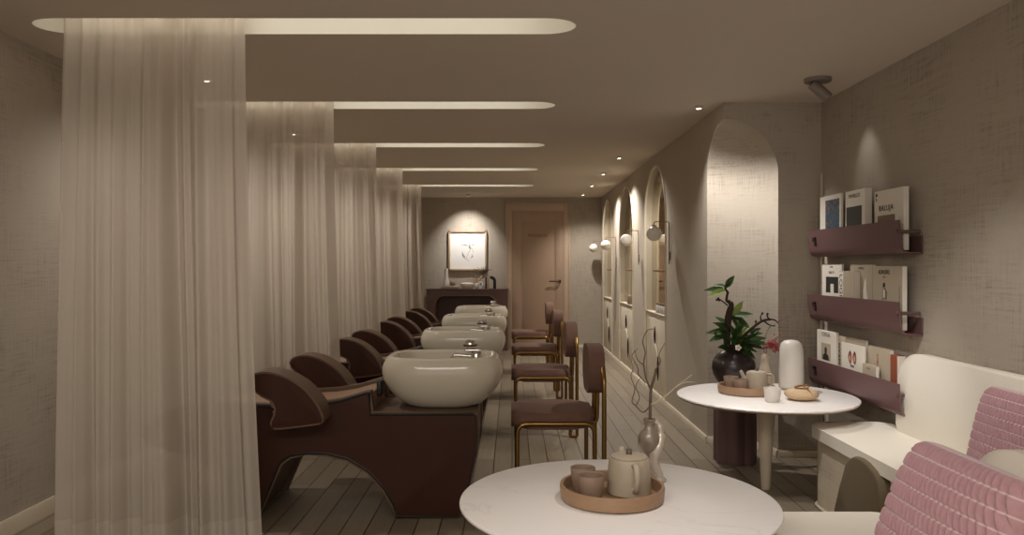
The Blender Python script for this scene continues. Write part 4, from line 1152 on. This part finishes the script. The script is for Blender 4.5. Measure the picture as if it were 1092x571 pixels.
for i in range(len(A)):
    j = (i+1) % len(A); bm.faces.new((A[i], A[j], B[j], B[i]))
obj('body', bm, 'plum', t, 30)
bm = nb(); box(bm, -1.40, -0.055, KY0-0.015, KY1, 0.985, 1.0, 0.004); obj('top', bm, 'plum', t)
bm = nb(); tube(bm, [(a, KY0-0.001, b) for a, b in hole[1:-1]], 0.005, 6); obj('opening_trim', bm, 'taupe', t)
bm = nb(); box(bm, -1.25, -0.24, KY1-0.02, KY1-0.001, 0.0, 0.9); obj('back_panel', bm, 'plum', t)

t = thing('framed_picture', 'framed white line drawing hanging above the console', 'picture', (-0.745, YB, 1.635))
bm = nb()
for x0, x1, z0, z1 in ((-0.32, -0.292, -0.335, 0.335), (0.292, 0.32, -0.335, 0.335), (-0.32, 0.32, 0.307, 0.335), (-0.32, 0.32, -0.335, -0.307)):
    box(bm, x0, x1, -0.055, -0.004, z0, z1, 0.003)
obj('frame', bm, wood_mat('picture_frame_oak', (196, 172, 144), (168, 142, 114)), t)
bm = nb(); box(bm, -0.30, 0.30, -0.028, -0.006, -0.315, 0.315); obj('sheet', bm, noisy('drawing_paper', (236, 232, 226), 0.8, amount=0.02), t)
bm = nb()
def stroke(pts, r):
    n0 = len(bm.verts)
    tube(bm, smooth_path([(a, -0.029, b) for a, b in pts], 5), r, 6)
stroke([(-0.10, 0.085), (-0.04, 0.095), (0.0, 0.07)], [0.004, 0.009, 0.003]); stroke([(0.04, 0.12), (0.03, 0.06), (0.05, 0.02)], [0.006, 0.014, 0.006]); stroke([(0.11, 0.09), (0.07, 0.10)], [0.004, 0.007])
stroke([(-0.09, -0.02), (-0.075, -0.08), (-0.03, -0.15)], [0.006, 0.016, 0.004]); stroke([(0.07, -0.06), (0.08, -0.10), (0.05, -0.13)], [0.004, 0.009, 0.004]); stroke([(0.05, 0.02), (0.01, -0.05), (-0.02, -0.14), (0.04, -0.18)], [0.003, 0.003]); stroke([(0.03, 0.06), (0.08, 0.02), (0.10, -0.04)], [0.004, 0.002])
for v in bm.verts: v.co.y = -0.0285+(v.co.y+0.029)*0.05
obj('drawing', bm, noisy('pencil_grey', (150, 146, 142), 0.9, amount=0.2, scale=40), t)

def cz(p, y=12.62): return pz(p, y)
CT = 1.001
CY = 12.62
def cx_(p): return px(p, CY)
# sculptural tall vase at the left
t = thing('bottle_vase', 'tall pale bottle vase at the left end of the console', 'vase', (cx_(475.5), CY+.08, CT+0.047))
bm = nb(); lathe(bm, [(0, 0), (0.045, 0), (0.05, 0.01), (0.047, 0.05), (0.036, 0.11), (0.030, 0.17), (0.028, 0.25), (0.031, 0.285), (0.026, 0.287), (0.022, 0.26), (0, 0.24)], 28); obj('body', bm, 'white', t)
bm = nb(); box(bm, cx_(470.5), cx_(490), CY-0.10, CY+0.16, CT, CT+0.02, 0.003); tag(obj('book', bm, 'taupe'), 'taupe book lying flat lowest at the left end of the console', 'book')
bm = nb(); box(bm, cx_(471), cx_(489), CY-0.08, CY+0.15, CT+0.0205, CT+0.046, 0.003); tag(obj('book', bm, 'beige'), 'pale book lying flat under the bottle vase on the console', 'book')
bm = nb(); lathe(bm, [(0, 0), (0.03, 0), (0.043, 0.02), (0.046, 0.045), (0.04, 0.07), (0.025, 0.082), (0.022, 0.078), (0, 0.06)], 24); o = obj('round_jar', bm, 'clay'); o.location = (cx_(482.5), CY+0.05, CT+0.047); tag(o, 'small round brown jar on the stacked books of the console', 'jar')
bm = nb(); lathe(bm, [(0, 0), (0.10, 0), (0.14, 0.02), (0.155, 0.05), (0.15, 0.085), (0.11, 0.10), (0, 0.105)], 36, sx=0.72, sy=0.7); o = obj('folded_towel', bm, 'petal'); o.location = (cx_(498.3), CY-0.02, CT); tag(o, 'soft white rounded towel roll in the middle of the console', 'towel')
t = thing('dried_flower_vase', 'small white vase with dried flowers and a dark branch on the console', 'vase', (cx_(508.5), CY+0.14, CT))
bm = nb(); lathe(bm, [(0, 0), (0.04, 0), (0.045, 0.01), (0.045, 0.07), (0.035, 0.09), (0.03, 0.088), (0, 0.05)], 24); obj('body', bm, 'white', t)
bm = nb(); rnd = random.Random(5)
for k in range(12):
    a = rnd.uniform(-1.2, 0.5); L = rnd.uniform(0.09, 0.17)
    e = Vector((math.sin(a)*L, rnd.uniform(-.04, .04), 0.08+math.cos(a)*L*0.8))
    twig(bm, [(0, 0, 0.07), (e.x*.4, e.y*.4, .08+(e.z-.08)*.6), e], 0.003, 0.002, 3, 5); sphere(bm, e, 0.012, 6)
obj('dried_flowers', bm, 'straw', t)
bm = nb()
for k in range(26):
    a = rnd.uniform(-1.3, 0.9); b0 = Vector((0.10, 0.02, 0.24)); L = rnd.uniform(0.08, 0.20)
    twig(bm, [b0, b0+Vector((math.sin(a)*L*.5, rnd.uniform(-.03, .03), math.cos(a)*L*.45)), b0+Vector((math.sin(a)*L*1.1, rnd.uniform(-.05, .05), math.cos(a)*L*.7))], 0.004, 0.002, 3, 5)
twig(bm, [(0.01, 0, 0.07), (0.06, 0.01, 0.15), (0.10, 0.02, 0.24)], 0.006, 0.004)
obj('dark_branch', bm, 'twig', t)
t = thing('ring_ornament', 'white knotted ring ornament on the console', 'ornament', (cx_(512.5), CY-0.06, CT))
bm = nb(); tube(bm, [(0.03*math.cos(a), 0.0, 0.065+0.04*math.sin(a)) for a in [2*PI*k/28 for k in range(28)]], 0.018, 10, True); box(bm, -0.03, 0.03, -0.02, 0.02, 0, 0.02, 0.004); obj('ring', bm, 'white', t)
for k, (p, h, mt, nm) in enumerate(((518.3, 0.19, 'bronze', 'dark'), (520.6, 0.245, 'beige', 'pale'))):
    bm = nb(); box(bm, -0.013, 0.013, -0.08, 0.08, 0, h, 0.002); o = obj('book', bm, mt); o.location = (cx_(p), CY+0.04, CT); tag(o, nm+' thin book standing upright on the console beside the arch ornament', 'book')
t = thing('arch_ornament', 'black half-arch ornament at the right end of the console', 'ornament', (cx_(525.5), CY, CT))
out = [(-0.045, 0.21)]+[(-0.03+0.085*math.sin(a), 0.125+0.085*math.cos(a)) for a in [PI/2*k/10 for k in range(11)]]+[(0.055, 0.0), (0.008, 0.0)]+[(-0.03+0.038*math.cos(a), 0.125+0.038*math.sin(a)) for a in [PI/2*k/6 for k in range(7)]]+[(-0.045, 0.163)]
bm = nb(); prism(bm, out, -0.03, 0.03, 'y', 0.003); obj('arch', bm, 'black', t)
